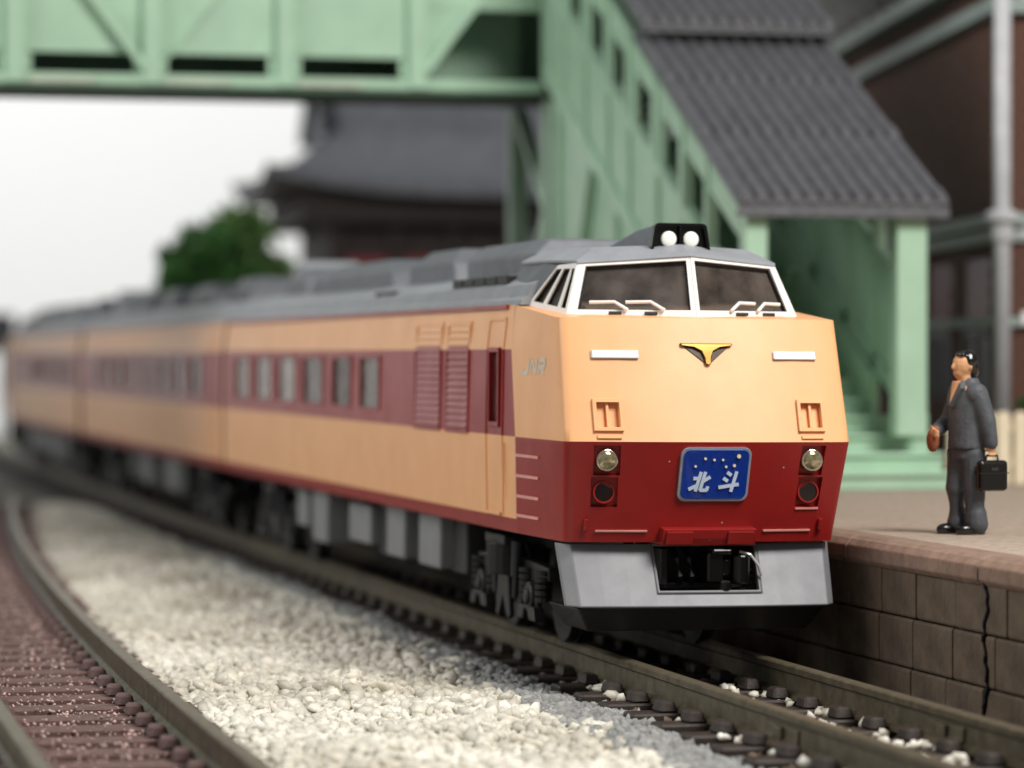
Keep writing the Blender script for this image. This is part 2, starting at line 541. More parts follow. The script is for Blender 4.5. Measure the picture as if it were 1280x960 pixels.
def gravel(name, pos, rad, matname, label, cat, jit=0.42, flat=0.85):
    n = len(pos)
    v = np.repeat(ICO_V[None], n, 0)
    v = v * (1 + rng.uniform(-jit, jit, (n, 12, 1)))
    for _ in range(5):           # flatten random sides into facets
        nn = rng.normal(size=(n, 1, 3)); nn /= np.linalg.norm(nn, axis=2, keepdims=True)
        ex = np.maximum((v * nn).sum(2, keepdims=True) - rng.uniform(0.35, 0.7, (n, 1, 1)), 0)
        v = v - ex * nn
    v *= 1.15 * rng.uniform(0.75, 1.3, (n, 1, 3)) * np.array([1, 1, flat])
    # random rotation about z then a tilt
    a = rng.uniform(0, 2 * np.pi, n); b_ = rng.uniform(-0.7, 0.7, n)
    ca, sa, cb, sb = np.cos(a)[:, None], np.sin(a)[:, None], np.cos(b_)[:, None], np.sin(b_)[:, None]
    x, y, z = v[..., 0], v[..., 1], v[..., 2]
    x, z = x * cb - z * sb, x * sb + z * cb
    x, y = x * ca - y * sa, x * sa + y * ca
    v = np.stack([x, y, z], -1) * rad[:, None, None] + pos[:, None, :]
    f = (ICO_F[None] + (np.arange(n) * 12)[:, None, None]).reshape(-1, 3)
    me = bpy.data.meshes.new(name)
    me.vertices.add(n * 12)
    me.vertices.foreach_set('co', v.reshape(-1).astype(np.float32))
    me.loops.add(len(f) * 3)
    me.loops.foreach_set('vertex_index', f.reshape(-1).astype(np.int32))
    me.polygons.add(len(f))
    me.polygons.foreach_set('loop_start', np.arange(0, len(f) * 3, 3, dtype=np.int32))
    me.update(calc_edges=True)
    me.materials.append(M[matname])
    o = bpy.data.objects.new(name, me)
    COL.objects.link(o)
    o['kind'] = 'stuff'; o['label'] = label; o['category'] = cat
    return o

tx2 = np.vectorize(track2_x); tx1 = np.vectorize(train_x)

def hump(x, y):
    return (0.05 * np.sin(x * 1.7 + y * 0.9) + 0.045 * np.sin(x * 3.1 - y * 1.6 + 1) + 0.03 * np.sin(y * 3.3 + x))

def scatter(n, y0, y1, x0f, x1f, zf, r0, r1, power=1.0):
    y = y0 + (y1 - y0) * rng.uniform(0, 1, n) ** power
    a, b_ = x0f(y), x1f(y)
    u = rng.uniform(0, 1, n)
    x = a + (b_ - a) * u
    rad = rng.uniform(r0, r1, n)
    z = zf(x, y, u) + rad * 0.3
    return np.stack([x, y, z], -1), rad

# ballast bed between the tracks
bed = MB()
ys = np.arange(-14, 42, 1.0)
NB = 14
for y in ys:
    a = track2_x(min(y, 41)) + 0.95; b_ = train_x(y) - 1.0
    a = min(a, b_ - 0.3)
    for k in range(NB):
        u = k / (NB - 1); x = a + (b_ - a) * u
        bed.v.append((x, y, -0.42 + 0.06 * math.sin(math.pi * u) + float(hump(x, y)) * 0.8 * math.sin(math.pi * u)))
for i in range(len(ys) - 1):
    for k in range(NB - 1):
        bed.f.append((i * NB + k, (i + 1) * NB + k, (i + 1) * NB + k + 1, i * NB + k + 1)); bed.m.append(0)
bb = bed.build('ballast_bed', 'pebble_white', smooth=True)
kind(bb, 'structure')

zmid = lambda x, y, u: -0.42 + 0.06 * np.sin(np.pi * u) + hump(x, y) * 0.8 * np.sin(np.pi * u)
xa = lambda y: tx2(np.minimum(y, 41)) + 0.93
xb = lambda y: tx1(y) - 1.22 - 0.5 * np.clip((12 - y) / 14, 0, 1) + 0.12 * np.sin(y * 2.3) + 0.08 * np.sin(y * 5.1)
p1, r1 = scatter(18500, -10, 8, xa, xb, zmid, 0.036, 0.072)
p2, r2 = scatter(15000, 8, 41, xa, xb, zmid, 0.05, 0.09, 1.3)
p3, r3 = scatter(2500, -10, 10, xa, xb, lambda x, y, u: zmid(x, y, u) + 0.04, 0.05, 0.088)
gravel('ballast_gravel', np.concatenate([p1, p2, p3]), np.concatenate([r1, r2, r3]), 'pebble_white',
       'whitish coarse ballast stones heaped between the two tracks', 'ballast')
q1, s1 = scatter(11000, -10, 26, lambda y: tx1(y) - 1.4 - 0.5 * np.clip((12 - y) / 14, 0, 1), lambda y: tx1(y) - 0.92, lambda x, y, u: -0.36 - 0.09 * u ** 2 + 0.03 * np.sin(x * 7 + y * 3) * np.sin(y * 4.1), 0.034, 0.068, 1.2)
gravel('ballast_shoulder', q1, s1, 'pebble_grey', 'finer grey ballast stones along the near edge of the train track', 'ballast')
q2, s2 = scatter(2600, -10, 6, lambda y: tx1(y) - 0.95, lambda y: tx1(y) + 1.5, lambda x, y, u: -0.395 + 0 * x, 0.03, 0.065)
gravel('ballast_between_rails', q2, s2, 'pebble_brown', 'loose brownish stones between the sleepers ahead of the train', 'ballast')
q4, s4 = scatter(420, -10, 1, lambda y: tx1(y) - 0.95, lambda y: tx1(y) + 1.5, lambda x, y, u: -0.33 + 0 * x, 0.04, 0.075)
gravel('white_stones_on_sleepers', q4, s4, 'pebble_white', 'few white stones scattered on dark sleepers ahead of the train', 'ballast')
q3, s3 = scatter(4200, -9, 24, lambda y: tx2(y) - 0.62, lambda y: tx2(y) + 0.62, lambda x, y, u: -0.375 + rng.uniform(0, 0.085, len(x)), 0.006, 0.019)
gravel('sparkling_grit', q3, s3, 'speck', 'tiny pinkish glittering grit between the rails of the empty track', 'grit')
q5, s5 = scatter(2600, -10, 20, lambda y: tx2(y) + 0.82, lambda y: tx2(y) + 1.3, lambda x, y, u: -0.43 + 0.02 * u + 0 * x, 0.03, 0.06)
gravel('ballast_track_edge', q5, s5, 'pebble_white', 'pale ballast stones along the edge of the empty track', 'ballast')

# ------------------------------------------------------------------ railcars
ZS = [1.12, 1.26, 2.07, 2.93, 3.37]
HW = [1.385, 1.40, 1.42, 1.41, 1.36]
hw = lambda z: interp(z, ZS, HW)
def y0line(z):
    return interp(z, [1.12, 2.07, 2.93, 3.37], [1.88, 1.88, 2.10, 2.15])
def hwf(z):
    return interp(z, [1.12, 2.07, 3.23], [1.325, 1.40, 1.37])
def lean(z):
    return (2.07 - z) / 0.95 * 0.3 if z < 2.07 else (z - 2.07) / 1.16 * 0.4
def fy(x, z):
    return lean(z) + 0.16 * ((x / 1.4) ** 2 - 1)

def side_mat(y, z):
    return 1 if (z < 1.26 or 2.07 < z < 2.93) else 0

def roof_prof(n=13):
    out = [(-1.36, 3.37), (-1.34, 3.42)]
    for k in range(n):
        a = math.pi * (1 - k / (n - 1))
        out.append((1.27 * math.cos(a), 3.46 + 0.34 * math.sin(a) ** 0.8))
    out += [(1.34, 3.42), (1.36, 3.37)]
    return out

def add_wheelset(bg, y, sub):
    w = MB()
    for sx in (-1, 1):
        w.tube([(sx * 0.6, y, 0.43), (sx * 0.66, y, 0.43)], 0.47, 24)
        w.tube([(sx * 0.66, y, 0.43), (sx * 0.76, y, 0.43)], 0.43, 24)
        w.tube([(sx * 0.755, y, 0.43), (sx * 0.775, y, 0.43)], 0.2, 16)
    w.tube([(-0.7, y, 0.43), (0.7, y, 0.43)], 0.09, 10)
    w.build('wheelset', 'bogie_black', bg)

def make_bogie(car, yc):
    fr = MB()
    fr.box(-0.5, 0.5, yc - 0.35, yc + 0.35, 0.5, 0.95)
    for sx in (-1, 1):
        x = sx * 0.97
        pr = [(x, yc - 1.5, 0.62), (x, yc - 0.6, 0.58), (x, yc - 0.4, 0.42), (x, yc + 0.4, 0.42), (x, yc + 0.6, 0.58), (x, yc + 1.5, 0.62), (x, yc + 1.5, 0.76),
              (x, yc + 0.5, 0.8), (x, yc - 0.5, 0.8), (x, yc - 1.5, 0.76)]
        fr.prism(pr, (-0.06, 0, 0), (0.06, 0, 0))
    bogie = fr.build('bogie', 'bogie_black', car, bevel=0.02)
    for y in (yc - 1.05, yc + 1.05):
        add_wheelset(bogie, y, None)
        for sx in (-1, 1):
            x = sx * 1.03
            ab = MB()
            ab.tube([(x, y, 0.45), (x + sx * 0.1, y, 0.45)], [0.17, 0.15], 16)
            ab.tube([(x + sx * 0.1, y, 0.45), (x + sx * 0.13, y, 0.45)], [0.09, 0.07], 12)
            ab.box(min(x, x + sx * 0.06), max(x, x + sx * 0.06), y - 0.22, y + 0.22, 0.3, 0.42)
            ab.prism([(x, y - 0.36, 0.22), (x, y - 0.14, 0.22), (x, y - 0.06, 0.33), (x, y + 0.06, 0.33), (x, y + 0.14, 0.22), (x, y + 0.36, 0.22), (x, y + 0.3, 0.36), (x, y - 0.3, 0.36)], (0, 0, 0), (sx * 0.12, 0, 0))
            ab.build('axle_box', 'bogie_black', bogie, bevel=0.012, segs=1)
            for dy in (-0.33, 0.33):
                sp = MB()
                for q in range(5):
                    z = 0.42 + q * 0.065
                    sp.tube([(x + sx * 0.02, y + dy, z), (x + sx * 0.02, y + dy, z + 0.045)], 0.085, 12)
                sp.build('spring', 'bogie_black', bogie)
    for sx in (-1, 1):
        x = sx * 1.1
        bl = MB()
        bl.tube([(x, yc, 0.62), (x, yc, 0.95)], [0.2, 0.2], 16)
        bl.box(x - 0.12, x + 0.12, yc - 0.42, yc + 0.42, 0.93, 1.03)
        bl.build('air_spring', 'bogie_black', bogie, bevel=0.015)
        for sy in (-1, 1):
            dp = MB()
            dp.tube([(x, yc + sy * 0.5, 0.98), (x, yc + sy * 0.46, 0.62), (x, yc + sy * 0.459, 0.615), (x, yc + sy * 0.42, 0.4)], [0.06, 0.06, 0.035, 0.035], 10)
            dp.build('damper', 'bogie_grey', bogie)
        br = MB()
        br.prism([(x, yc - 0.2, 0.62), (x, yc + 0.2, 0.62), (x, yc + 0.3, 0.2), (x, yc + 0.2, 0.16), (x, yc, 0.4), (x, yc - 0.2, 0.16), (x, yc - 0.3, 0.2)], (-0.03, 0, 0), (0.03, 0, 0))
        br.build('hanger', 'bogie_black', bogie, bevel=0.01, segs=1)
    return bogie

def make_car(name, label, y_a, y_b, windows, louvres, doors, first=False):
    """local frame: the car's front end at y_a, rear end at y_b, x = 0 on its axis, rail top z = 0"""
    car = thing(name, label, 'railcar', (0, 0, 0), 0, 'railcars of the cream and red train')
    # ---- body shell
    mb = MB()
    sides = []
    for sx in (-1, 1):
        def P(u, v, sx=sx):
            y = u
            if first and u <= 2.3:
                yl = y0line(v)
                y = yl + (2.3 - yl) * (u - 1.88) / (2.3 - 1.88)
            return (sx * hw(v), y, v)
        holes = [(a, b_, z0, z1, 0.07, None, 1) for a, b_, z0, z1 in windows]
        if first:
            for a, b_, z0, z1 in doors:
                m_ = (a + b_) / 2
                holes += [(m_ - 0.2, m_ + 0.16, 2.2, 2.9, 0.06, None, 1)]
        panel(mb, P, [y_a + (0.0 if not first else 0), 2.3 if first else y_a + 0.5, y_b], ZS, holes, side_mat, inward=lambda h, sx=sx: (-sx, 0, 0))
    # ends
    for yy in ([y_b] if first else [y_a, y_b]):
        ring = [(-hw(z), yy, z) for z in ZS] + [(hw(z), yy, z) for z in reversed(ZS)]
        mb.add(ring, [tuple(range(len(ring)))], 2)
    mb.add([(-1.385, y_a, 1.12), (1.385, y_a, 1.12), (1.385, y_b, 1.12), (-1.385, y_b, 1.12)], [(0, 1, 2, 3)], 3)
    body = mb.build('body', ['cream', 'red', 'brown_end', 'black'], car)
    # ---- panes, louvre slats, doors
    for sx in (-1, 1):
        for i, (a, b_, z0, z1) in enumerate(windows):
            x = sx * (1.42 - 0.025)
            w = MB().box(min(x, x - sx * 0.02), max(x, x - sx * 0.02), a - 0.02, b_ + 0.02, z0 - 0.02, z1 + 0.02)
            w.build('window_pane', 'side_glass', car)
            fr = MB()
            for (p, q, r_, s_) in ((a - 0.03, b_ + 0.03, z1, z1 + 0.035), (a - 0.03, b_ + 0.03, z0 - 0.035, z0), (a - 0.035, a, z0, z1), (b_, b_ + 0.035, z0, z1)):
                fr.box(min(sx * 1.405, sx * 1.432), max(sx * 1.405, sx * 1.432), p, q, r_, s_)
            fr.build('window_frame', 'red', car)
            if i in (1, 2) or (not first and i > 3):
                cx_ = sx * 1.345
                c = MB()
                n = 7
                y1_ = a + (b_ - a) * (0.8 if i % 3 else 0.45)
                prof = [(cx_ + 0.02 * (-1) ** k, a + (y1_ - a) * k / (n - 1)) for k in range(n)]
                vs = [(px, py, z0 - 0.05) for px, py in prof] + [(px, py, z1 + 0.05) for px, py in prof]
                c.add(vs, [(k, k + 1, n + k + 1, n + k) for k in range(n - 1)])
                c.build('curtain', 'curtain', car)
        for a, b_, z0, z1 in louvres:
            n = 15
            for k in range(n):
                z = z0 + (z1 - z0) * (k + 0.5) / n
                xs = sx * (hw(z))
                s_ = MB()
                h = (z1 - z0) / n
                ring = [(xs - sx * 0.02, z + h * 0.46), (xs + sx * 0.002, z + h * 0.46), (xs + sx * 0.017, z - h * 0.3), (xs + sx * 0.015, z - h * 0.42), (xs - sx * 0.02, z - h * 0.42)]
                s_.loft([[(rx, yy, rz) for rx, rz in ring] for yy in (a + 0.02, b_ - 0.02)])
                s_.build('louvre_slat', 'cream' if z > 2.93 else 'red', car)
            fr = MB()
            for (p, q, r_, s_) in ((a - 0.05, b_ + 0.05, z1, z1 + 0.045), (a - 0.05, b_ + 0.05, z0 - 0.045, z0), (a - 0.05, a, z0, z1), (b_, b_ + 0.05, z0, z1)):
                for (zz0, zz1) in (((r_, min(s_, 2.93)) if r_ < 2.93 else None, (max(r_, 2.93), s_) if s_ > 2.93 else None),):
                    for seg in (zz0, zz1):
                        if seg and seg[1] > seg[0]:
                            zc = sum(seg) / 2
                            xo = sx * (hw(zc) + 0.014); xi = sx * (hw(zc) - 0.02)
                            fr.box(min(xo, xi), max(xo, xi), p, q, seg[0], seg[1], 0 if zc > 2.93 else 1)
            fr.build('louvre_frame', ['cream', 'red'], car)
        for a, b_, z0, z1 in doors:
            m_ = (a + b_) / 2
            d = MB()
            # thin raised beading following the door outline
            for yy, w_ in ((a, 0.03), (b_, 0.03)):
                for zz0, zz1 in ((1.28, 2.07), (2.07, 2.93), (2.93, z1)):
                    zc = (zz0 + zz1) / 2
                    d.prism([(sx * (hw(zz0) - 0.01), yy - w_ / 2, zz0), (sx * (hw(zz0) + 0.012), yy - w_ / 2, zz0), (sx * (hw(zz1) + 0.012), yy - w_ / 2, zz1), (sx * (hw(zz1) - 0.01), yy - w_ / 2, zz1)],
                            (0, 0, 0), (0, w_, 0), 1 if 2.07 < zc < 2.93 else 0)
            xo = sx * (hw(z1) + 0.012); xi = sx * (hw(z1) - 0.01)
            d.box(min(xo, xi), max(xo, xi), a, b_, z1, z1 + 0.03, 0)
            xo = sx * (hw(1.3) + 0.03)
            d.box(min(xo, sx * 1.38), max(xo, sx * 1.38), a + 0.05, b_ - 0.05, 1.27, 1.3, 0)
            door = d.build('door', ['cream', 'red'], car)
            if first:
                fr = MB()
                ya, yb, za, zb = m_ - 0.2, m_ + 0.16, 2.2, 2.9
                for (p, q, r_, s_) in ((ya - 0.05, yb + 0.05, zb, zb + 0.05), (ya - 0.05, yb + 0.05, za - 0.05, za), (ya - 0.05, ya, za, zb), (yb, yb + 0.05, za, zb)):
                    fr.box(min(sx * 1.40, sx * 1.445), max(sx * 1.40, sx * 1.445), p, q, r_, s_)
                fr.build('door_window_frame', 'red', door, bevel=0.008)
                MB().box(min(sx * 1.36, sx * 1.38), max(sx * 1.36, sx * 1.38), ya - 0.02, yb + 0.02, za - 0.02, zb + 0.02).build('door_pane', 'cab_glass', door)
                h = MB()
                h.tube([(sx * 1.435, a - 0.12, 1.45), (sx * 1.435, a - 0.12, 2.0)], 0.01, 6)
                h.build('handrail', 'cream', door)
    # inside: floor and seats
    it = MB()
    it.box(-1.3, 1.3, y_a + (2.6 if first else 0.3), y_b - 0.2, 1.14, 1.3)
    if windows:
        w0 = min(w[0] for w in windows) - 1.0
        it.box(-1.3, 1.3, w0 - 0.1, w0, 1.3, 3.3)
    it.build('interior_floor', 'interior', car)
    st = MB()
    for (a, b_, z0, z1) in windows:
        yc = (a + b_) / 2
        for sx in (-0.8, 0.8):
            st.box(sx - 0.45, sx + 0.45, yc - 0.3, yc + 0.3, 1.3, 1.75)
            st.box(sx - 0.45, sx + 0.45, yc + 0.2, yc + 0.38, 1.75, 2.4)
    if windows:
        st.build('seats', 'seat_blue', car, bevel=0.03)
    # ---- roof
    rp = roof_prof()
    ra = 1.95 if first else y_a
    MB().loft([[(x, y, z) for x, z in rp] for y in (ra, ra + 0.2, y_b)], closed=False, cap=True).build('roof', 'roof_grey', car, smooth=False, bevel=0.0)
    for sx in (-1, 1):
        gt = MB()
        gt.box(min(sx * 1.35, sx * 1.395), max(sx * 1.35, sx * 1.395), (2.4 if first else y_a), y_b, 3.335, 3.375)
        gt.build('gutter', 'brown_end' if False else 'red', car) if first else gt.build('gutter', 'cream', car)
    return car

def roof_unit(car, y0, y1, hwid, z0, z1, m='unit_grey', slope=0.25, name='roof_unit'):
    u = MB()
    u.loft([[(-hwid, y0, z0), (hwid, y0, z0), (hwid, y1, z0), (-hwid, y1, z0)],
            [(-hwid, y0 + slope * 0.2, z0 + (z1 - z0) * 0.6), (hwid, y0 + slope * 0.2, z0 + (z1 - z0) * 0.6), (hwid, y1 - slope * 0.2, z0 + (z1 - z0) * 0.6), (-hwid, y1 - slope * 0.2, z0 + (z1 - z0) * 0.6)],
            [(-hwid * 0.8, y0 + slope, z1), (hwid * 0.8, y0 + slope, z1), (hwid * 0.8, y1 - slope, z1), (-hwid * 0.8, y1 - slope, z1)]])
    return u.build(name, m, car, bevel=0.03)

# ---------------- leading car
L1 = 20.35
win1 = [(8.6, 9.7, 2.25, 2.83), (10.35, 11.5, 2.25, 2.83), (12.2, 13.6, 2.25, 2.83), (14.2, 15.5, 2.25, 2.83), (16.1, 17.4, 2.25, 2.83), (18.0, 19.2, 2.25, 2.83)]
car1 = make_car('leading_railcar', 'leading cream and red railcar with slanted nose, raised cab and blue headmark', 1.88, L1, win1,
                [(3.98, 4.95, 2.1, 3.18), (5.32, 6.55, 2.1, 3.18)], [(2.42, 3.12, 1.28, 3.22)], first=True)
# nose shell
FHX = lambda z: hwf(z) - 0.08
def NP(u, v):
    sx = -1 if u < 0 else 1
    a = abs(u)
    z = v
    fx = FHX(z); hf = hwf(z)
    if a <= 1:
        x = u * fx
        return (x, fy(x, z), z)
    yf = fy(hf, z)
    p0 = Vector((fx, fy(fx, z), z)); pc = Vector((hf, yf, z)); p2_ = Vector((hf + 0.004, yf + 0.09, z))
    if a <= 2:
        t = a - 1
        p = p0 * (1 - t) ** 2 + pc * 2 * t * (1 - t) + p2_ * t * t
        return (sx * p.x, p.y, p.z)
    t = a - 2
    ye = y0line(z)
    z2 = z
    if z > 3.0:
        z2 = 3.0 + (z - 3.0) * (1 + t * 0.37 / 0.23 - t) if False else z + t * 0.14 * (z - 3.0) / 0.23
    x = p2_.x + (hw(z2) - p2_.x) * t
    return (sx * x, p2_.y + (ye - p2_.y) * t, z2)
nose = MB()
us = [-3, -2.75, -2.5, -2.25, -2, -1.8, -1.6, -1.4, -1.2] + list(np.linspace(-1, 1, 13)) + [1.2, 1.4, 1.6, 1.8, 2, 2.25, 2.5, 2.75, 3]
vs = [1.12, 1.26, 1.6, 2.07, 2.5, 2.93, 3.05, 3.15, 3.2, 3.23]
def uof(x, z):
    return x / FHX(z)
nh = []
for sx in (-1, 1):
    a, b_ = sorted((sx * 0.88, sx * 1.13))
    nh.append((uof(a, 1.9), uof(b_, 1.9), 1.755, 2.035, 0.05, 1, 1))
    nh.append((uof(a, 1.6), uof(b_, 1.6), 1.455, 1.735, 0.05, 1, 1))
    a, b_ = sorted((sx * 0.89, sx * 1.1))
    nh.append((uof(a, 2.3), uof(b_, 2.3), 2.205, 2.435, 0.045, 0, 0))
panel(nose, NP, us, vs, nh, lambda u, v: 1 if v < 2.07 else 0, inward=lambda h: (0, 1, 0))
# deck behind the brow
top = [NP(u, 3.23) for u in us]
c0 = len(nose.v)
nose.v += [tuple(p) for p in top] + [(0, 1.9, 3.36)]
for i in range(len(top) - 1):
    nose.f.append((c0 + i, c0 + i + 1, c0 + len(top))); nose.m.append(0)
bot = [NP(u, 1.12) for u in us]
c0 = len(nose.v)
nose.v += [tuple(p) for p in bot] + [(0, 1.9, 1.12)]
for i in range(len(bot) - 1):
    nose.f.append((c0 + i, c0 + i + 1, c0 + len(bot))); nose.m.append(2)
no = nose.build('nose', ['cream', 'red', 'black'], car1)
for p in no.data.polygons:
    p.use_smooth = True
es = no.modifiers.new('split', 'EDGE_SPLIT')
es.split_angle = R(32)

def on_front(x, z, out=0.0):
    n = Vector((-0.32 * x / 1.96, -1, 0.32 if z > 2.07 else -0.32)) if False else Vector((0, -1, 0))
    return Vector((x, fy(x, z), z)) + n * out

def front_slab(pts, t, name, m, parent, bevel=0.006, back=0.02):
    """pts (x,z) outline laid on the nose surface, t proud"""
    mb = MB()
    n = len(pts)
    a = [Vector((x, fy(x, z) + back, z)) for x, z in pts]; b_ = [Vector((x, fy(x, z) - t, z)) for x, z in pts]
    mb.add(a + b_, [tuple(range(n, 2 * n)), tuple(range(n))[::-1]] + [(i, (i + 1) % n, n + (i + 1) % n, n + i) for i in range(n)])
    return mb.build(name, m, parent, bevel=bevel)

def rect(x0, x1, z0, z1):
    return [(x0, z0), (x1, z0), (x1, z1), (x0, z1)]

def rrect(x0, x1, z0, z1, r, n=5):
    out = []
    for cx_, cz, a0 in ((x1 - r, z0 + r, -90), (x1 - r, z1 - r, 0), (x0 + r, z1 - r, 90), (x0 + r, z0 + r, 180)):
        for k in range(n + 1):
            a = R(a0 + 90 * k / n)
            out.append((cx_ + r * math.cos(a), cz + r * math.sin(a)))
    return out

def front_ring(outer, inner, t, name, m, parent):
    mb = MB()
    n = len(outer)
    def q(p, o):
        return (p[0], fy(*p) + o, p[1])
    rings = [[q(p, 0.03) for p in outer], [q(p, -t) for p in outer], [q(p, -t) for p in inner], [q(p, 0.03) for p in inner]]
    vs_ = [p for r_ in rings for p in r_]
    fs = []
    for i in range(4):
        for k in range(n):
            i2 = (i + 1) % 4
            fs.append((i * n + k, i * n + (k + 1) % n, i2 * n + (k + 1) % n, i2 * n + k))
    mb.add(vs_, fs)
    return mb.build(name, m, parent, bevel=0.004, segs=1)

for sx in (-1, 1):
    a, b_ = sorted((sx * 0.66, sx * 1.11))
    front_slab(rect(a, b_, 2.845, 2.925), 0.03, 'marker_bar', 'bar_silver', car1, bevel=0.012)
    # little framed hatch
    a, b_ = sorted((sx * 0.89, sx * 1.1))
    f = front_ring(rect(a - 0.035, b_ + 0.035, 2.17, 2.47), rect(a, b_, 2.205, 2.435), 0.034, 'hatch_frame', 'cream', car1)
    m_ = (a + b_) / 2
    front_slab(rect(m_ - 0.013, m_ + 0.013, 2.205, 2.435), 0.0, 'hatch_bar', 'cream', f, bevel=0.003, back=0.06)
    front_slab(rect(a - 0.01, b_ + 0.01, 2.1, 2.135), 0.02, 'hatch_step', 'cream', car1, bevel=0.006)
    # head and tail lamp
    xc = sx * 1.005
    hl = MB()
    y = fy(xc, 1.89)
    hl.tube([(xc, y + 0.055, 1.895), (xc, y - 0.012, 1.895)], [0.105, 0.105], 24)
    lamp = hl.build('headlamp', 'chrome', car1, bevel=0.008)
    ln = MB()
    ln.loft([[(xc + r_ * math.cos(2 * math.pi * k / 20), yy, 1.895 + r_ * math.sin(2 * math.pi * k / 20)) for k in range(20)] for r_, yy in ((0.085, y - 0.011), (0.078, y - 0.02), (0.05, y - 0.028), (0.015, y - 0.03))])
    ln.build('lens', 'lens_glass', lamp, smooth=True)
    y = fy(xc, 1.6)
    tl = MB()
    n = 24
    rings = [[(xc + r_ * math.cos(2 * math.pi * k / n), yy, 1.595 + r_ * math.sin(2 * math.pi * k / n)) for k in range(n)] for r_, yy in ((0.105, y + 0.055), (0.105, y + 0.012), (0.09, y + 0.012), (0.09, y + 0.045))]
    tl.loft(rings, cap=False)
    t2 = tl.build('tail_lamp', 'red', car1)
    MB().tube([(xc, y + 0.05, 1.595), (xc, y + 0.03, 1.595)], 0.09, 20).build('lens', 'lens_black', t2)
    a, b_ = sorted((sx * 0.57, sx * 1.06))
    front_slab(rect(a, b_, 1.215, 1.235), 0.018, 'handrail', 'stripe', car1, bevel=0.004)
    front_slab(rect(sx * 1.155 - 0.022, sx * 1.155 + 0.022, 1.22, 1.34), 0.04, 'hose_bracket', 'red', car1, bevel=0.012)
front_slab(rect(0.88, 1.12, 1.425, 1.443), 0.014, 'lamp_rail', 'stripe', car1, bevel=0.003)
# gold wing emblem: dark ground, gold bar and gold stem
em = front_slab([(-0.25, 2.985), (-0.02, 2.8), (0.02, 2.8), (0.25, 2.985)], 0.01, 'emblem', 'gold_dark', car1, bevel=0.004)
gd = [(-0.26, 2.995), (-0.25, 2.97), (-0.13, 2.955), (-0.06, 2.92), (-0.035, 2.86), (-0.03, 2.8), (0.0, 2.785), (0.03, 2.8), (0.035, 2.86), (0.06, 2.92), (0.13, 2.955), (0.25, 2.97), (0.26, 2.995)]
front_slab(gd, 0.035, 'emblem_wing', 'gold', em, bevel=0.01)
# headmark
HX = 0.025
hm = front_slab(rrect(HX - 0.345, HX + 0.345, 1.51, 2.02, 0.075), 0.03, 'headmark', 'sign_edge', car1, bevel=0.008)
front_slab(rrect(HX - 0.32, HX + 0.32, 1.535, 1.995, 0.06), 0.04, 'headmark_face', 'sign_blue', hm, bevel=0.004)
def strokes(segs, x0, z0, w, h, th, shear):
    mb = MB()
    for (a, b_, c, d) in segs:
        p = Vector((x0 + w * a + shear * h * b_, 0, z0 + h * b_)); q = Vector((x0 + w * c + shear * h * d, 0, z0 + h * d))
        dd = (q - p).normalized(); nn = Vector((-dd.z, 0, dd.x)) * th / 2
        ps = [p + nn, p - nn, q - nn, q + nn]
        fr_ = [Vector((k.x, fy(k.x, k.z) - 0.047, k.z)) for k in ps]; bk = [k + Vector((0, 0.01, 0)) for k in fr_]
        mb.add(fr_ + bk, [(0, 1, 2, 3), (0, 4, 5, 1), (1, 5, 6, 2), (2, 6, 7, 3), (3, 7, 4, 0)])
    return mb
KITA = [(0.36, 1, 0.36, 0), (0.04, 0.66, 0.36, 0.66), (-0.05, 0.1, 0.36, 0.3), (0.6, 1, 0.6, 0.04), (0.58, 0.06, 1.0, 0.06), (0.97, 0.04, 0.97, 0.26), (0.6, 0.5, 0.96, 0.74)]
TO = [(0.2, 0.98, 0.48, 0.82), (0.08, 0.68, 0.38, 0.52), (-0.04, 0.2, 1.05, 0.36), (0.72, 1.02, 0.72, -0.02)]
strokes(KITA, HX - 0.245, 1.605, 0.175, 0.185, 0.032, 0.22).build('headmark_lettering', 'sign_text', hm)
strokes(TO, HX + 0.04, 1.605, 0.175, 0.185, 0.032, 0.22).build('headmark_lettering', 'sign_text', hm)
for px, py, r_ in ((878, 573.5, 0.013), (889, 575, 0.012), (899.5, 575, 0.011), (918.5, 570.5, 0.02), (867, 583, 0.012), (904, 583.5, 0.012), (914, 582, 0.015)):
    x = HX + (px - 892) / 124; z = 1.895 - (py - 576) / 131
    y = fy(x, z)
    MB().tube([(x, y - 0.036, z), (x, y - 0.047, z)], r_, 10).build('headmark_star', 'sign_star', hm)
# coupler cover plate at the foot of the nose
cv = MB()
cv.loft([[(-0.45, 0.05, 1.09), (0.47, 0.05, 1.09), (0.47, 0.4, 1.09), (-0.45, 0.4, 1.09)], [(-0.45, 0.01, 1.16), (0.47, 0.01, 1.16), (0.47, 0.4, 1.16), (-0.45, 0.4, 1.16)],
         [(-0.45, -0.02, 1.25), (0.47, -0.02, 1.25), (0.47, 0.3, 1.29), (-0.45, 0.3, 1.29)]])
cover = cv.build('coupler_cover', 'red', car1, bevel=0.012)
for xa_, xb_ in ((-0.42, -0.16), (0.18, 0.44)):
    MB().loft([[(xa_, 0.0, 1.1), (xb_, 0.0, 1.1), (xb_, 0.2, 1.1), (xa_, 0.2, 1.1)], [(xa_, -0.045, 1.225), (xb_, -0.045, 1.225), (xb_, 0.2, 1.235), (xa_, 0.2, 1.235)]]).build('cover_pad', 'red', cover, bevel=0.01)
